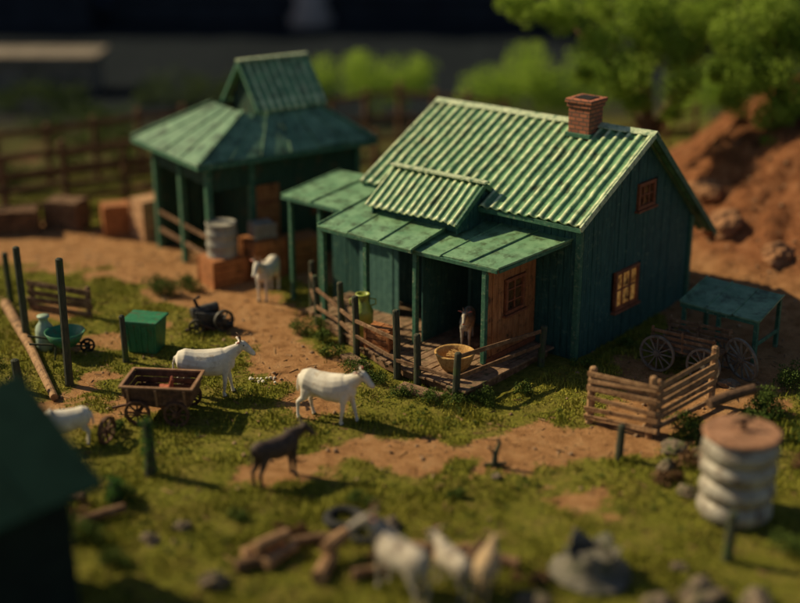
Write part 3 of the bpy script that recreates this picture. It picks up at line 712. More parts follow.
# ------------------------------------------------------------------ TREES
def tree(name, base, limbs, clumps, label, size=.10):
    bz = gz(*base); o = empty(name, (base[0], base[1], bz), 0, label, 'tree')
    mb = MB()
    for pts in limbs: mb.loft([((p[0]-base[0], p[1]-base[1], p[2]-bz), p[3]) for p in pts], 10)
    mb.obj('trunk', barkM, o, smooth=True)
    leafcloud('crown', [(c[0]-base[0], c[1]-base[1], c[2]-bz, c[3]) for c in clumps], leafA, size, 1.0, 18, parent=o)
def crn(u, v, r, y):
    dep = y*.94+2.0
    return ((u-400)*dep/1269, y, 5.1+(60-v)*.0315*(dep/39.6), r*dep/1269)
c1 = [crn(*a) for a in ((625,66,34,38.4),(662,48,34,39.6),(605,36,30,39),(692,78,26,38.2),(650,12,38,39.2),(700,16,38,39.8),(560,6,28,39.3),(512,2,24,39.8),(640,98,18,38.6),(538,10,18,39.1),(600,2,30,40.3),(676,108,14,39.0),(585,70,14,39.2),(690,50,22,39.5))]
tree('pine_tree', (8.0,40.0), [[(8,40,.3,.42),(7.9,40,2.2,.3),(7.7,40,4.2,.24),(7.6,40.1,6.5,.12)],[(7.9,40,2.4,.2),(8.8,40.2,4,.14),(9.4,40.6,5.8,.07)],[(7.8,40,3.4,.16),(6.7,40,4.9,.1),(5,40.2,6.5,.05)],[(7.7,40,4.2,.14),(6.6,40,5.6,.07)],[(7.9,40,2.6,.12),(7.2,39.6,3.8,.06)]], c1,
     'gnarled tree with several fluffy green foliage clumps on an earth bank')
c2 = [crn(*a) for a in ((762,62,38,38.0),(730,30,30,38.6),(792,36,40,39.0),(778,104,24,37.7),(742,92,20,38.2),(806,84,32,38.0),(764,6,40,39.2),(722,64,16,38.5),(830,50,40,38.6),(785,130,14,37.4))]
tree('pine_tree', (11.9,38.8), [[(11.9,38.8,1.5,.36),(11.8,38.8,3.6,.26),(11.6,38.9,5.2,.16),(11.3,39,6.8,.08)],[(11.8,38.8,3.4,.18),(12.8,38.7,4.8,.1),(13.4,38.6,5.6,.05)],[(11.7,38.8,3.8,.13),(10.8,38.8,4.9,.07)],[(11.8,38.7,3,.1),(11.9,38.2,3.9,.06)]], c2,
     'tree with dense bright green clumps hanging over orange earth')
for (x, y, cl, lab) in ((-1.6,54,[(-2.4,0,1.5,1.3),(-.6,.3,2.1,1.5),(1.0,0,1.5,1.3),(2.3,.4,1.8,1.1),(-3.4,.2,1.2,.9)],'bright yellow green leafy bush behind the rail fence'),
                        (5.4,52,[(-2,0,1.6,1.3),(-.4,.3,2.2,1.5),(1.4,0,1.6,1.4),(2.8,.3,2.1,1.4),(4.2,.4,1.9,1.3)],'rounded green bush row behind the house'),
                        (13.5,50,[(-2,0,1.8,1.4),(0,.3,2.3,1.5),(2,.2,1.6,1.4)],'green bush on the far bank')):
    z = gz(x, y); leafcloud('leafy_bush', cl, leafB, .16, .8, 14, loc=(x, y, z), label=lab, category='bush')
for (x, y, s, m) in ((-15,43.5,1.2,leafD),(-11.5,46.5,1.2,leafD),(-8.0,47.5,1.0,leafD),(-13,50.5,1.5,leafD),(-19,50,1.6,leafD),(-6.5,52,1.3,leafD),(-24,56,1.8,leafD),(-16,56,1.4,leafD),(-9.5,57,1.6,leafD)):
    leafcloud('dark_bush', [(-s,0,.5,s*.7),(0,.2,.7,s*.8),(s,0,.45,s*.7)], m, .12, .6, 12, loc=(x, y, gz(x, y)), label='dark green bush behind the old plank fence', category='bush', group='dark bushes behind the fence')
sh = [(HW(-6.3,-2.6),.42),(HW(-5.5,-3.0),.38),(HW(-3.4,-3.75),.4),(HW(-2.7,-3.95),.33),(HW(-.9,-4.0),.4),(HW(-.3,-3.3),.36),(HW(.1,-2.4),.3),((-6.4,32.6),.55),((-5.7,32.9),.4),((5.9,24.2),.35),((7.9,24.6),.6),((8.6,23.4),.5),((7.2,22.9),.32),
      ((-5.1,21.0),.35),((-5.9,23.9),.25),((8.9,26.3),.5),(HW(.35,-.2),.22),(HW(.4,1.6),.22),((-.7,20.9),.3),((1.0,21.1),.22),((-7.3,20.8),.4),((-6.6,19.7),.35),((6.9,19.0),.4),((8.6,20.9),.45),((-2.9,20.3),.2),
      (HW(-4.6,-3.45),.3),(HW(-1.9,-4.1),.25),((6.2,23.6),.4),((7.4,24.0),.45),((-5.6,19.6),.4),((-4.9,18.9),.3),((9.3,24.8),.6),((-9.5,27.5),.35),((-8.9,24.6),.3)]
for i, ((x, y), r) in enumerate(sh):
    cl = [(random.uniform(-r,r)*.8, random.uniform(-r,r)*.5, r*.45, r*random.uniform(.5,.8)) for _ in range(4)]
    leafcloud('shrub', cl, leafD, .045, .7, 9, loc=(x, y, gz(x, y)), label='low dark green shrub growing on the mossy ground', category='shrub', group='low shrubs around the yard')
for (x, y, r) in ((5.8,22.4,.4),(6.6,22.9,.3),(-4.7,29.9,.35),(5.2,21.7,.3),(7.0,23.6,.5),(8.1,22.4,.4),(-5.9,20.3,.35),(-.3,18.9,.3),(2.2,18.2,.25),(-1.9,19.7,.25)):
    cl = [(random.uniform(-r,r), random.uniform(-r,r)*.5, r*.3, r*random.uniform(.4,.7)) for _ in range(5)]
    leafcloud('dry_brush_heap', cl, leafR, .06, .6, 8, loc=(x, y, gz(x, y)), label='heap of dry brown brushwood on the ground', category='brushwood', group='dry brushwood heaps')

# ------------------------------------------------------------------ ROCKS
def rock(x, y, r, mat, label, sq=(1,1,.7), seed=0, name='rock', sub=4, sink=.3, group=None, rough=.5):
    bm = bmesh.new(); bmesh.ops.create_icosphere(bm, subdivisions=sub, radius=1)
    for v in bm.verts:
        p = v.co*1.1+Vector((seed*3.7, seed*1.3, 0))
        k = 1+rough*(mn.noise(p)+.5*mn.noise(p*2.3)+.25*mn.noise(p*5)+.12*mn.noise(p*11))
        c = v.co*k
        c.x = round(c.x*3.5)/3.5*.35+c.x*.65; c.z = round(c.z*3.5)/3.5*.35+c.z*.65
        v.co = Vector((c.x*r*sq[0], c.y*r*sq[1], c.z*r*sq[2]))
    me = bpy.data.meshes.new(name); bm.to_mesh(me); bm.free(); me.materials.append(mat)
    o = bpy.data.objects.new(name, me); link(o, None, (x, y, gz(x, y)+r*sq[2]*(.7-sink)), random.uniform(0,6)); tag(o, label, 'rock', group)
    return o
for i, (x, y, r) in enumerate(((9.4,35.2,.65),(9.2,37,.6),(10.4,33.2,.45),(11.8,33.4,.4),(13.0,34.4,.5))):
    rock(x, y, r, rockM, 'orange brown boulder half buried in the earth bank', (1.2,.9,.75), i+1, 'boulder', sink=.7, group='boulders on the earth bank', rough=.35)
for i, (x, y, r) in enumerate(((5.5,22.9,.26),(6.1,22.5,.3),(5.2,22.2,.2),(6.5,21.9,.25),(5.4,21.2,.18),(4.15,17.3,.3),(4.9,17.6,.36),(5.7,17.4,.3),(2.1,17.5,.25),(-3.1,18.2,.22),(-4.4,19.6,.16),(7.4,26.2,.2),(1.85,21.9,.1),(-.2,20.0,.2),(-3.9,20.0,.14),(4.7,18.6,.13))):
    rock(x, y, r, stoneM, 'rough grey brown stone lying on moss', (1.1,.9,.7), 20+i, 'stone', 3, group='loose stones in the yard')

# ------------------------------------------------------------------ wheels, carts
def wheel_mesh(r, ns=10, w=.07, rw=.06):
    mb = MB(); n = 32; vs = []; fs = []
    for i in range(n):
        a = 2*math.pi*i/n
        for (rr, yy) in ((r,-w/2),(r,w/2),(r-rw,w/2),(r-rw,-w/2)): vs.append((rr*math.cos(a), yy, rr*math.sin(a)))
    for i in range(n):
        j = (i+1)%n
        for k in range(4): fs.append((i*4+k, j*4+k, j*4+(k+1)%4, i*4+(k+1)%4))
    mb.add(vs, fs)
    for i in range(ns):
        a = 2*math.pi*i/ns; mb.beam((.05*math.cos(a),0,.05*math.sin(a)), ((r-rw*.6)*math.cos(a),0,(r-rw*.6)*math.sin(a)), .035, .04, up=Vector((0,1,0)))
    mb.cyl((0,-w*.9,0), (0,w*.9,0), .075, n=12)
    return mb
cx_, cy_ = -5.05, 24.75
o = empty('farm_cart', (cx_, cy_, gz(cx_, cy_)), rad(-6), 'small dark wooden farm cart with open box and spoked wheels', 'cart')
mb = MB(); Lc, Wc = 1.35, .85; zb = .42
for s in (-1,1):
    for j in range(3):
        z = zb+.07+j*.135; fl = .03*j
        mb.beam((-Lc/2-fl, s*(Wc/2+fl), z), (Lc/2+fl, s*(Wc/2+fl), z), .04, .125, .004)
        mb.beam((s*(Lc/2+fl), -Wc/2-fl+.03, z), (s*(Lc/2+fl), Wc/2+fl-.03, z), .04, .125, .004)
mb.obj('box_side', cartM, o, bevel=.008)
mb = MB()
for j in range(5): mb.box((0,-Wc/2+Wc*(j+.5)/5, zb), (Lc, Wc/5*.94, .05), None, .004)
mb.obj('floor', woodM, o, bevel=.006)
mb = MB()
for s in (-1,1):
    mb.beam((-Lc/2-.12, s*(Wc/2+.075), zb+.43), (Lc/2+.12, s*(Wc/2+.075), zb+.43), .07, .045); mb.beam((s*(Lc/2+.09), -Wc/2-.05, zb+.432), (s*(Lc/2+.09), Wc/2+.05, zb+.432), .07, .04)
    for t in (-.45,0,.45): mb.beam((t*Lc, s*(Wc/2+.03), zb-.02), (t*Lc, s*(Wc/2+.12), zb+.40), .05, .03)
mb.obj('rim', rimM, o, bevel=.008)
mb = MB(); mb.beam((-.42,-.5,.26), (-.42,.5,.26), .06, .06); mb.beam((.42,-.5,.26), (.42,.5,.26), .06, .06); mb.each('axle', ironM, o)
for x in (-.42,.42):
    for s in (-1,1): wheel_mesh(.28, 8).obj('wheel', cartM, o, (x, s*.52, .28), bevel=.006)
mb = MB(); mb.beam((-.6,0,.28), (-1.15,0,.12), .06, .05); mb.obj('drawbar', cartM, o, bevel=.01)
wheel_mesh(.3, 8).obj('cart_wheel', cartM, None, (-6.0,23.5,gz(-6,23.5)+.26), rad(70), 'loose wooden cart wheel leaning near the cart', 'wheel')
wg = empty('hay_wagon', (6.7, 27.2, gz(6.7,27.2)), rad(-38), 'old wooden hay wagon with rail sides and spoked wheels', 'wagon')
mb = MB()
for j in range(5): mb.box((0,-.34+.17*j,.55), (1.55,.155,.05), None, .005)
mb.obj('bed', woodM, wg, bevel=.006)
mb = MB()
for s in (-1,1):
    for z in (.68,.82,.95): mb.beam((-.8, s*.42, z), (.82, s*.44, z+.05), .035, .08, .006)
    for x in (-.72,0,.74): mb.beam((x, s*.39, .52), (x*1.03, s*.45, 1.06), .05, .05)
mb.each('side_rail', woodM, wg, bevel=.006)
mb = MB(); mb.beam((-.55,-.5,.4), (-.55,.5,.4), .07, .07); mb.beam((.6,-.5,.4), (.6,.5,.4), .07, .07); mb.each('axle', woodM, wg)
for x, s, r in ((-.55,-1,.44),(-.55,1,.4),(.6,1,.4),(.6,-1,.42)): wheel_mesh(r, 12, .06, .055).obj('wheel', greyWh, wg, (x, s*.54, r), bevel=.005)
o = wheel_mesh(.52, 12, .06, .055).obj('wagon_wheel', greyWh, None, (7.75,26.6,gz(7.75,26.6)+.48), rad(-70), 'large spoked wagon wheel leaning against the wagon', 'wheel'); o.rotation_euler = (.15, 0, rad(-62))

# ------------------------------------------------------------------ barrel
x, y = 6.1, 20.45; z = gz(x, y)
bar = empty('metal_water_barrel', (x, y, z), 0, 'dented galvanised water barrel with brown wooden lid', 'barrel')
pf = [(.60,-.05)]
for i in range(4):
    z0 = i*.385
    pf += [(.60,z0+.0),(.635,z0+.03),(.675,z0+.08),(.688,z0+.15),(.68,z0+.22),(.65,z0+.29),(.62,z0+.335),(.60,z0+.36)]
pf += [(.61,1.55),(.01,1.56)]
mb = MB(); mb.lathe(pf, n=64)
mb.v = [(p[0]*(1+.04*(mn.noise(Vector(p)*2.2))), p[1]*(1+.04*(mn.noise(Vector(p)*2.2))), p[2]+.03*mn.noise(Vector(p)*1.5)) for p in mb.v]
mb.obj('shell', galvM, bar, smooth=True)
mb = MB(); mb.lathe([(.62,1.565),(.69,1.57),(.70,1.60),(.69,1.635),(.66,1.65),(.01,1.655)], n=48); lid = mb.obj('lid', rustM, bar, bevel=.01)
mb = MB(); mb.cyl((.0,0,1.65), (.02,0,1.82), .05, n=8); mb.beam((-.16,0,1.84), (.2,.02,1.86), .07, .05, .008); mb.obj('lid_handle', ironM, lid, bevel=.006)
limb((6.3,23.6,gz(6.3,23.6)+.75), (7.3,23.9,gz(7.3,23.9)+.95), .12, .11, barkM, 'short_log', 'short brown log resting on brushwood', 'log')

mb = MB(); mb.lathe([(.42,0),(.44,.02),(.42,.05),(.42,.3),(.45,.34),(.42,.38),(.42,.62),(.45,.66),(.42,.7),(.42,.92),(.44,.95),(.40,.96),(.39,.93),(.01,.93)], n=32)
thing(mb, 'metal_drum', M('grey_drum', (.24,.22,.18), (.38,.35,.29), 4, .6, .2, c3=(.1,.07,.05), c3amt=.3), (-4.95,33.7,gz(-4.95,33.55)+.75), 'grey metal drum standing on an orange crate', 'drum', smooth=True)
crate((-4.95,33.6,gz(-4.95,33.55)-.02), rad(35), (1.0,.9,.76), orangeW, 'orange wooden crate carrying a grey drum')
crate((-3.85,34.0,gz(-3.85,34.0)-.03), rad(35), (.95,.8,1.15), orangeW, 'tall orange wooden crate against the barn')
crate((-2.8,34.6,gz(-2.8,34.6)-.03), rad(35), (.95,.75,1.0), orangeW, 'brown wooden crate against the barn wall')
crate((-3.85,34.0,gz(-3.85,34.0)+1.16), rad(28), (.55,.5,.4), M('grey_box_boards', (.22,.19,.15), (.36,.32,.26), 5, .8, .4), 'small grey wooden box on top of a crate', 3)
crate((-8.9,38.3,gz(-8.9,38.3)-.03), rad(20), (.8,.7,1.0), orangeW, 'red brown crate stacked near the fence')
crate((-7.75,37.9,gz(-7.75,37.9)-.03), rad(38), (.85,.8,1.25), M('pale_orange_planks', (.36,.18,.08), (.58,.35,.19), 5, .8, .4), 'pale orange plank crate beside the barn post')
crate((-12.2,38.3,gz(-12.2,38.3)-.03), rad(10), (1.6,.8,.7), woodF, 'low brown box by the old fence')
crate((-10.6,38.9,gz(-10.6,38.9)-.03), rad(-15), (1.1,.8,.9), woodM, 'weathered brown box by the old fence')
o = empty('green_bin', (-6.15,28.6,gz(-6.15,28.6)-.02), rad(-12), 'green metal feed bin with ribbed sides', 'bin')
mb = MB(); mb.add([(-.36,-.3,0),(.36,-.3,0),(.36,.3,0),(-.36,.3,0),(-.42,-.36,.78),(.42,-.36,.78),(.42,.36,.78),(-.42,.36,.78)], [(0,3,2,1),(0,1,5,4),(1,2,6,5),(2,3,7,6),(3,0,4,7),(4,5,6,7)])
mb.obj('body', greenP, o, bevel=.03)
mb = MB(); mb.box((0,0,.81), (.92,.8,.07), None, .005); mb.obj('lid', greenP, o, bevel=.02)
mb = MB()
for i in range(5): mb.beam((-.3+.15*i,-.315,.06), (-.34+.17*i,-.365,.72), .04, .03)
mb.each('rib', greenP, o, bevel=.008)
o = empty('green_wheelbarrow', (-8.0,28.2,gz(-8,28.2)), rad(20), 'green wheelbarrow with round tray standing in the grass', 'wheelbarrow')
mb = MB(); mb.lathe([(.2,.28),(.34,.4),(.46,.62),(.48,.62),(.36,.38),(.22,.25)], n=24, closed=False); mb.lathe([(.01,.27),(.22,.265)], n=24, closed=False); mb.obj('tray', greenP, o, smooth=True)
mb = MB()
for s in (-1,1): mb.beam((.5, s*.1, .2), (-.85, s*.28, .5), .04, .04)
mb.each('handle', postM, o)
mb = MB()
for s in (-1,1): mb.beam((-.25, s*.22, .38), (-.3, s*.24, 0), .04, .04)
mb.each('leg', postM, o)
wheel_mesh(.18, 6, .06, .05).obj('wheel', rubberM, o, (.5,0,.18))
mb = MB(); mb.lathe([(.2,0),(.22,.03),(.22,.48),(.19,.6),(.11,.7),(.11,.8),(.15,.82),(.15,.86),(.01,.87)], n=24)
thing(mb, 'milk_can', M('pale_green_enamel', (.25,.34,.24), (.4,.48,.36), 5, .5, .2), (-8.6,28.6,gz(-8.6,28.6)), 'pale green enamel milk can by the wheelbarrow', 'milk can', smooth=True)
o = empty('scrap_machine', (-4.85,29.9,gz(-4.85,29.9)), rad(20), 'dark rusty scrap engine with gear wheels and pipes', 'scrap')
mb = MB(); mb.box((0,0,.3), (.7,.45,.35), Matrix.Rotation(.2,3,'Y'), .04); mb.cyl((-.4,0,.45), (.3,.1,.55), .15, .12); mb.cyl((.2,-.2,.2), (.6,-.3,.15), .1, .08); mb.obj('engine_block', scrapM, o, bevel=.02)
wheel_mesh(.28, 6, .07, .06).obj('gear_wheel', scrapM, o, (.35,-.3,.28), .3); wheel_mesh(.2, 6, .06, .05).obj('gear_wheel', scrapM, o, (-.35,-.32,.2), -.2)
mb = MB(); mb.loft([((-.2,0,.5),.05),((-.3,.05,.8),.045),((-.15,.1,.85),.05)], 8); mb.loft([((-.6,-.2,.1),.04),((-.2,-.35,.25),.04),((.1,-.4,.1),.04)], 8); mb.each('pipe', ironM, o)
for i, (x, y, a, l, r, up, m) in enumerate(((-2.35,19.15,.5,.8,.13,.1,woodL),(-2.05,18.9,.9,.75,.12,.1,woodL),(-2.2,19.0,.7,.7,.11,.33,woodL),(-2.5,18.7,.3,.6,.12,.1,woodM),(-1.25,18.5,1.3,.75,.14,.12,woodL),(-1.5,19.4,.2,.8,.1,.1,woodM),(-1.1,18.9,1.0,.6,.13,.36,woodL),
        (.55,19.1,-.3,.8,.1,.1,woodM),(.9,18.9,.4,.7,.1,.12,woodL),(1.3,19.0,1.1,.6,.09,.1,woodM),(1.75,18.7,-.5,.6,.1,.1,woodM),(-.5,18.3,.2,.6,.1,.1,woodM),(-5.4,20.3,.6,.9,.1,.1,woodM),(-6.2,21.0,-.4,.8,.09,.1,woodM))):
    mb = MB(); dx, dy = math.cos(a)*l/2, math.sin(a)*l/2
    mb.loft([((-dx,-dy,0), r*.7),((-dx*.97,-dy*.97,0), r),((0,.02,.02), r*.95),((dx*.97,dy*.97,.03), r*.9),((dx,dy,.03), r*.6)], 11)
    thing(mb, 'cut_log', m, (x, y, gz(x, y)+up), 'short cut log in a loose firewood pile', 'log', group='firewood logs on the moss')
for (x, y, z_, tl) in ((-1.0,20.2,.08,0),(-.6,19.75,.09,.2)):
    mb = MB(); n = 28; vs = []; fs = []
    for i in range(n):
        a = 2*math.pi*i/n
        for k in range(10):
            q = 2*math.pi*k/10; rr = .3+.1*math.cos(q); vs.append((rr*math.cos(a), rr*math.sin(a), .09*math.sin(q)))
    for i in range(n):
        for k in range(10): fs.append((i*10+k, ((i+1)%n)*10+k, ((i+1)%n)*10+(k+1)%10, i*10+(k+1)%10))
    mb.add(vs, fs); o = thing(mb, 'old_tyre', rubberM, (x, y, gz(x, y)+z_), 'old black tyre lying flat on the moss', 'tyre', smooth=True, group='old tyres'); o.rotation_euler = (tl, 0, 0)
mb = MB(); n = 48; prof = [(.70,.0),(.66,.04),(.47,.10),(.40,.28),(.42,.42)]
vs = []; fs = []
for j, (r, z) in enumerate(prof):
    for k in range(n):
        a = 2*math.pi*k/n; zz = z; rr = r*(1+.05*math.sin(3*a+j))
        if j == 4: s5 = abs(math.sin(2.5*a+.4))**2; zz = z+.16*s5+random.uniform(-.03,.03); rr += .07*s5
        if j == 0: rr += random.uniform(-.03,.03); zz += .05*math.sin(4*a)
        vs.append((rr*math.cos(a), rr*math.sin(a), zz))
for j in range(4):
    for k in range(n): fs.append((j*n+k, j*n+(k+1)%n, (j+1)*n+(k+1)%n, (j+1)*n+k))
mb.add(vs, fs); mb.lathe([(.01,.3),(.4,.29)], n=24, closed=False)
o = thing(mb, 'ragged_tub', tarpM, (3.2,18.45,gz(3.2,18.45)+.03), 'ragged grey tub with torn rim and wide base', 'tub', rad(20), smooth=True)
s_ = o.modifiers.new('s','SOLIDIFY'); s_.thickness = .03
mb = MB(); mb.loft([((0,0,-.05),.07),((.02,0,.25),.055),((.1,0,.5),.04),((.05,.02,.6),.02)], 8); mb.loft([((.02,0,.25),.035),((-.12,0,.42),.015)], 6); mb.loft([((-.2,0,.02),.04),((.25,.05,.04),.03)], 6)
thing(mb, 'tree_stump', postM, (1.85,22.35,gz(1.85,22.35)), 'small dark forked stump on bare earth', 'stump')
mb = MB()
for i in range(16):
    px, py = random.uniform(-.32,.32), random.uniform(-.18,.18); r = random.uniform(.02,.05)
    mb.lathe([(r*.5,-r*.6),(r,0),(r*.6,r*.6)], c=(px, py, r*.6+.02), n=7)
mb.obj('feed_scatter', goatW, None, (-3.15,26.5,gz(-3.15,26.5)), 0, 'pale scattered feed lumps on the ground', None, None, 'stuff')

# ------------------------------------------------------------------ ANIMALS
def animal(name, x, y, hdg, s, mat, label, category, z=None, horns=True, stride=(0,0,0,0), headdrop=0, headyaw=0, slim=1.0, fluffy=0, leglen=1.0, neck=1.0, earmat=None, hornlen=.16, deep=1.0):
    if z is None: z = gz(x, y)
    mb = MB(); w = slim
    top = .30*(leglen-1)
    def T(px, py, pz): return (px, py, pz+top)
    f = 1+fluffy*.35; D = f*deep
    mb.loft([(T(-.67,0,.88), .05*w, .07),(T(-.63,0,.88), .14*w*f, .16*D),(T(-.50,0,.865), .20*w*f, .225*D),(T(-.30,0,.815), .21*w*f, .235*D),(T(0,0,.77), .24*w*f, .265*D),(T(.22,0,.775), .225*w*f, .275*D),(T(.40,0,.82), .18*w*f, .26*D),(T(.54,0,.86), .13*w*f, .19*D),(T(.60,0,.88), .05*w, .08)], 16)
    cy_, sy_ = math.cos(headyaw), math.sin(headyaw)
    bx, bz = .50, .96
    def Hd(px, pz, py=0):
        dx, dz = (px-bx)*neck, (pz-bz)*neck
        c_, s__ = math.cos(headdrop), math.sin(headdrop)
        dx, dz = dx*c_+dz*s__, -dx*s__+dz*c_
        return (bx+dx*cy_-py*sy_, dx*sy_+py*cy_, bz+dz+top)
    mb.loft([(Hd(.38,.84), .15*w*f, .22),(Hd(.52,.98), .115*w*f, .175),(Hd(.64,1.10), .09*f, .13),(Hd(.72,1.19), .075, .10)], 12, side=(-sy_,cy_,0))
    mb.loft([(Hd(.62,1.245), .03, .03),(Hd(.66,1.24), .08, .08),(Hd(.74,1.225), .098, .10),(Hd(.83,1.18), .082, .09),(Hd(.93,1.11), .058, .07),(Hd(1.02,1.05), .055, .058),(Hd(1.06,1.02), .03, .032)], 12, side=(-sy_,cy_,0))
    for i, (sx, sy, hind) in enumerate(((1,1,0),(1,-1,0),(-1,1,1),(-1,-1,1))):
        st = stride[i]; py = sy*.115*w
        if not hind:
            pts = [((.38, py*.8, .84+top), .095, .17),((.41, py, .64+top), .075, .10),((.42+st*.4, py, .46), .05, .06),((.43+st*.55, py, .35), .047, .052),((.43+st*.85, py, .17), .031, .034),((.43+st, py, .08), .036, .038),((.45+st, py, .03), .044, .052),((.455+st, py, 0), .046, .058)]
        else:
            pts = [((-.46, py*.7, .86+top), .11*f, .20*f),((-.42+st*.2, py, .66+top), .095, .15),((-.49+st*.4, py, .48+top*.5), .056, .078),((-.58+st*.7, py, .37), .042, .054),((-.568+st*.85, py, .2), .032, .036),((-.55+st, py, .08), .036, .038),((-.53+st, py, .03), .044, .052),((-.525+st, py, 0), .046, .058)]
        mb.loft(pts, 10)
    mb.loft([(T(-.60,0,.98), .035, .035),(T(-.69,0,.93), .028, .028),(T(-.73,0,.78), .024, .024),(T(-.73,0,.62), .035, .035),(T(-.72,0,.54), .015,.015)], 8)
    for sg in (-1,1):
        a = Hd(.67,1.27, .06*sg); c = Hd(.62,1.31, .15*sg); d_ = Hd(.60,1.29, .24*sg)
        mb.loft([(a, .02, .022),(c, .045, .022),(d_, .016, .014)], 8, side=(1,0,0))
    if not fluffy: mb.loft([(T(-.38,0,.60), .03, .03),(T(-.30,0,.55), .09*w, .07),(T(-.2,0,.57), .04, .04)], 10)
    o = mb.obj(name, mat, None, (x, y, z), hdg, label, category, smooth=True)
    o.scale = (s, s, s)
    rm = o.modifiers.new('r', 'REMESH'); rm.mode = 'VOXEL'; rm.voxel_size = .017; rm.use_smooth_shade = True
    sm = o.modifiers.new('sm', 'SMOOTH'); sm.factor = .5; sm.iterations = 4
    for i, (sx, sy, hind) in enumerate(((1,1,0),(1,-1,0),(-1,1,1),(-1,-1,1))):
        st = stride[i]; px = (-.525 if hind else .455)+st; py = sy*.115*w
        m2 = MB(); m2.loft([((px,py,-.005),.056,.044),((px-.002,py,.025),.052,.04),((px-.006,py,.05),.04,.034)], 10, side=(1,0,0)); m2.obj('hoof', hoofM, o, smooth=True)
    for sg in (-1,1):
        m2 = MB(); c = Vector(Hd(.775,1.235, .085*sg)); m2.loft([(c+Vector((-.016,0,0)),.008),(c,.022),(c+Vector((.016,0,0)),.008)], 8)
        m2.obj('eye', eyeM, o, smooth=True)
        m4 = MB(); a = Hd(.665,1.285,.10*sg); c = Hd(.63,1.31,.16*sg); e = Hd(.605,1.30,.22*sg)
        m4.loft([(Vector(a)+Vector((.012,0,0)), .012, .02),(Vector(c)+Vector((.016,0,0)), .034, .02),(Vector(e)+Vector((.01,0,0)), .012, .012)], 8, side=(1,0,0)); m4.obj('inner_ear', earmat or earM, o, smooth=True)
        if horns:
            m3 = MB(); h = hornlen
            m3.loft([(Hd(.69,1.29,.04*sg), .024),(Hd(.675,1.29+h*.6,.05*sg), .019),(Hd(.63,1.29+h*1.1,.07*sg), .012),(Hd(.57,1.29+h*1.35,.09*sg), .004)], 8); m3.obj('horn', hornM, o, smooth=True)
    m5 = MB(); c = Vector(Hd(1.055,1.03)); m5.loft([(c+Vector((-.02*cy_,-.02*sy_,0.012)), .036,.034),(c+Vector((.008*cy_,.008*sy_,0)), .03,.026),(c+Vector((.022*cy_,.022*sy_,-.004)), .01,.01)], 8, side=(-sy_,cy_,0)); m5.obj('muzzle', earmat or earM, o, smooth=True)
    return o
animal('white_goat', -4.25, 25.75, rad(6), 1.0, goatW, 'white horned goat walking across the mossy grass', 'goat', stride=(.10,-.08,-.08,.12), headdrop=.2, hornlen=.12, slim=1.2, deep=1.14)
animal('white_cow', -1.5, 24.5, rad(-22), 1.0, goatW, 'white cow with small horns walking over green moss', 'cow', stride=(.14,-.1,.1,-.12), headdrop=.2, slim=1.25, hornlen=.08, deep=1.15, neck=.95)
animal('dark_calf', -2.35, 21.75, rad(42), .84, calfM, 'dark brown calf with long legs standing on bare earth', 'calf', stride=(.03,-.02,-.03,.04), headdrop=.25, headyaw=-.5, horns=False, slim=.95, leglen=1.2, neck=.85, earmat=calfM)
animal('white_goat', -3.55, 32.2, rad(-105), .95, goatW, 'white goat facing forward on the dirt path by the barn', 'goat', headdrop=.2, hornlen=.1)
x, y = HW(-2.2,-1.25); animal('grey_goat', x, y, rad(-100), .75, goatG, 'pale goat standing in the dark porch doorway', 'goat', z=.3, hornlen=.1)
animal('white_sheep', -6.75, 23.3, rad(200), .72, goatW, 'white sheep grazing beside a loose wheel', 'sheep', horns=False, fluffy=.8, headdrop=1.0)
animal('grey_goat', .0, 17.75, rad(128), .98, goatG, 'shaggy grey goat with upright horns among firewood', 'goat', headdrop=-.05, hornlen=.2, headyaw=.9, fluffy=.3)
animal('white_goat', .85, 17.9, rad(120), .72, goatG, 'small pale goat standing beside a grey goat', 'goat', horns=False, headdrop=.6, fluffy=.3)
animal('tan_sheep', 1.4, 17.8, rad(75), .7, goatT, 'tan woolly sheep standing next to the goats', 'sheep', horns=False, fluffy=.9, headdrop=.6)
mb = MB(); mb.loft([((-.2,0,.24),.02),((-.15,0,.2),.07),((0,0,.16),.11,.12),((.1,0,.24),.06,.07),((.12,0,.36),.045),((.14,0,.43),.04),((.2,0,.41),.01)], 10)
hen = thing(mb, 'brown_hen', clothR, (cx_+.1, cy_, gz(cx_, cy_)+.44), 'small red brown hen sitting inside the cart', 'hen', rad(-30), smooth=True)
mb = MB(); mb.loft([((.1,0,.45),.012),((.14,0,.49),.02),((.18,0,.45),.008)], 6); mb.obj('comb', earM, hen, smooth=True)

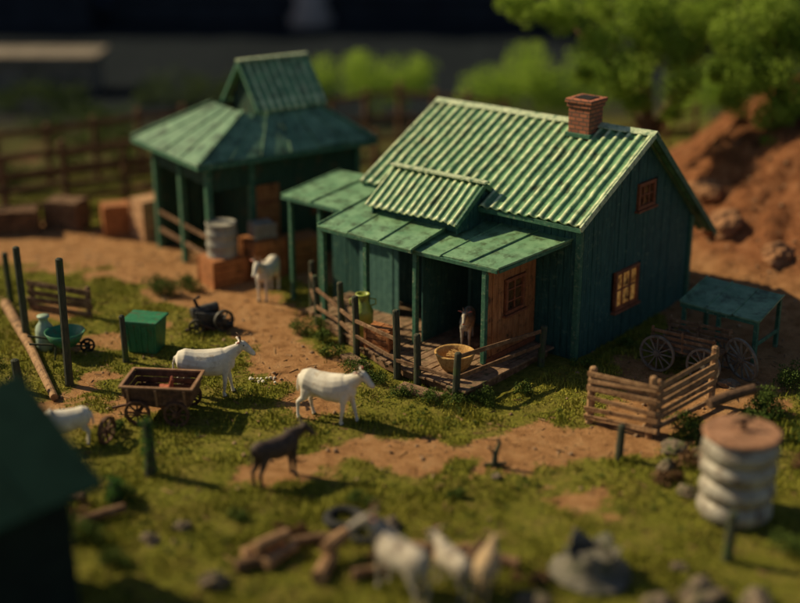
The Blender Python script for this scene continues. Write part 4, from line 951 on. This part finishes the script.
# ------------------------------------------------------------------ BACKGROUND
mb = MB(); mb.box((0,96,18), (320,1,40)); thing(mb, 'backdrop_wall', backM, (0,0,0), 'plain dark blue wall far behind the farm', 'wall')
for (x, y, w, h, lab) in ((-5.8,84,2.0,26,'pale grey column standing before a dark wall'),(-26,92,1.2,26,'thin grey column before a dark wall')):
    mb = MB(); mb.lathe([(w*.7,0),(w*.7,.8),(w*.5,1.2),(w*.45,h),(w*.6,h+.3)], n=20); thing(mb, 'column', backP, (x, y, 0), lab, 'column', smooth=True)
for (x, y, w, dp, h, m, lab) in ((-20.5,61,12,2.4,1.7,lowW,'long low grey stone wall beyond the fence'),(-4,86,30,3,1.6,farB,'dark long low building beyond the yard'),(24,74,22,3,3.0,farB,'dark long low building behind the trees'),(-32,84,24,4,3.4,farB,'dark distant block building')):
    mb = MB(); mb.box((0,0,h/2), (w,dp,h)); mb.box((0,0,h+.1), (w+.6,dp+.6,.22))
    for i in range(int(w/2)): mb.box((-w/2+1+i*2,-dp/2-.06,h/2), (.25,.12,h*.96))
    thing(mb, 'low_wall' if m is lowW else 'distant_building', m, (x, y, gz(x, y)), lab, 'wall' if m is lowW else 'building', bevel=.03)

# ------------------------------------------------------------------ LIGHT, WORLD, CAMERA
sd = Vector((-.90, .36, .0)).normalized(); el = rad(38)
sv = Vector((sd.x*math.cos(el), sd.y*math.cos(el), math.sin(el)))
w = bpy.data.worlds.new('World'); scene.world = w; w.use_nodes = True
sky = w.node_tree.nodes.new('ShaderNodeTexSky'); sky.sky_type = 'NISHITA'; sky.sun_disc = False
sky.sun_elevation = el; sky.sun_rotation = math.atan2(sv.x, sv.y)
bg = w.node_tree.nodes['Background']; w.node_tree.links.new(sky.outputs[0], bg.inputs[0]); bg.inputs[1].default_value = .058
sl = bpy.data.lights.new('sun', 'SUN'); sl.energy = 5.0; sl.angle = rad(.6); sl.color = (1, .84, .53)
so = bpy.data.objects.new('sun', sl); COL.objects.link(so); so.rotation_euler = sv.to_track_quat('Z', 'Y').to_euler()
cd = bpy.data.cameras.new('camera'); cam = bpy.data.objects.new('camera', cd); COL.objects.link(cam)
cam.location = (0, 0, 11.6); cam.rotation_euler = (rad(70), 0, 0); cd.lens = 57.1; cd.sensor_width = 36; cd.clip_end = 2000
cd.dof.use_dof = True; cd.dof.focus_distance = 28.6; cd.dof.aperture_fstop = .082
scene.camera = cam
scene.view_settings.view_transform = 'Standard'; scene.view_settings.look = 'None'; scene.view_settings.exposure = 0
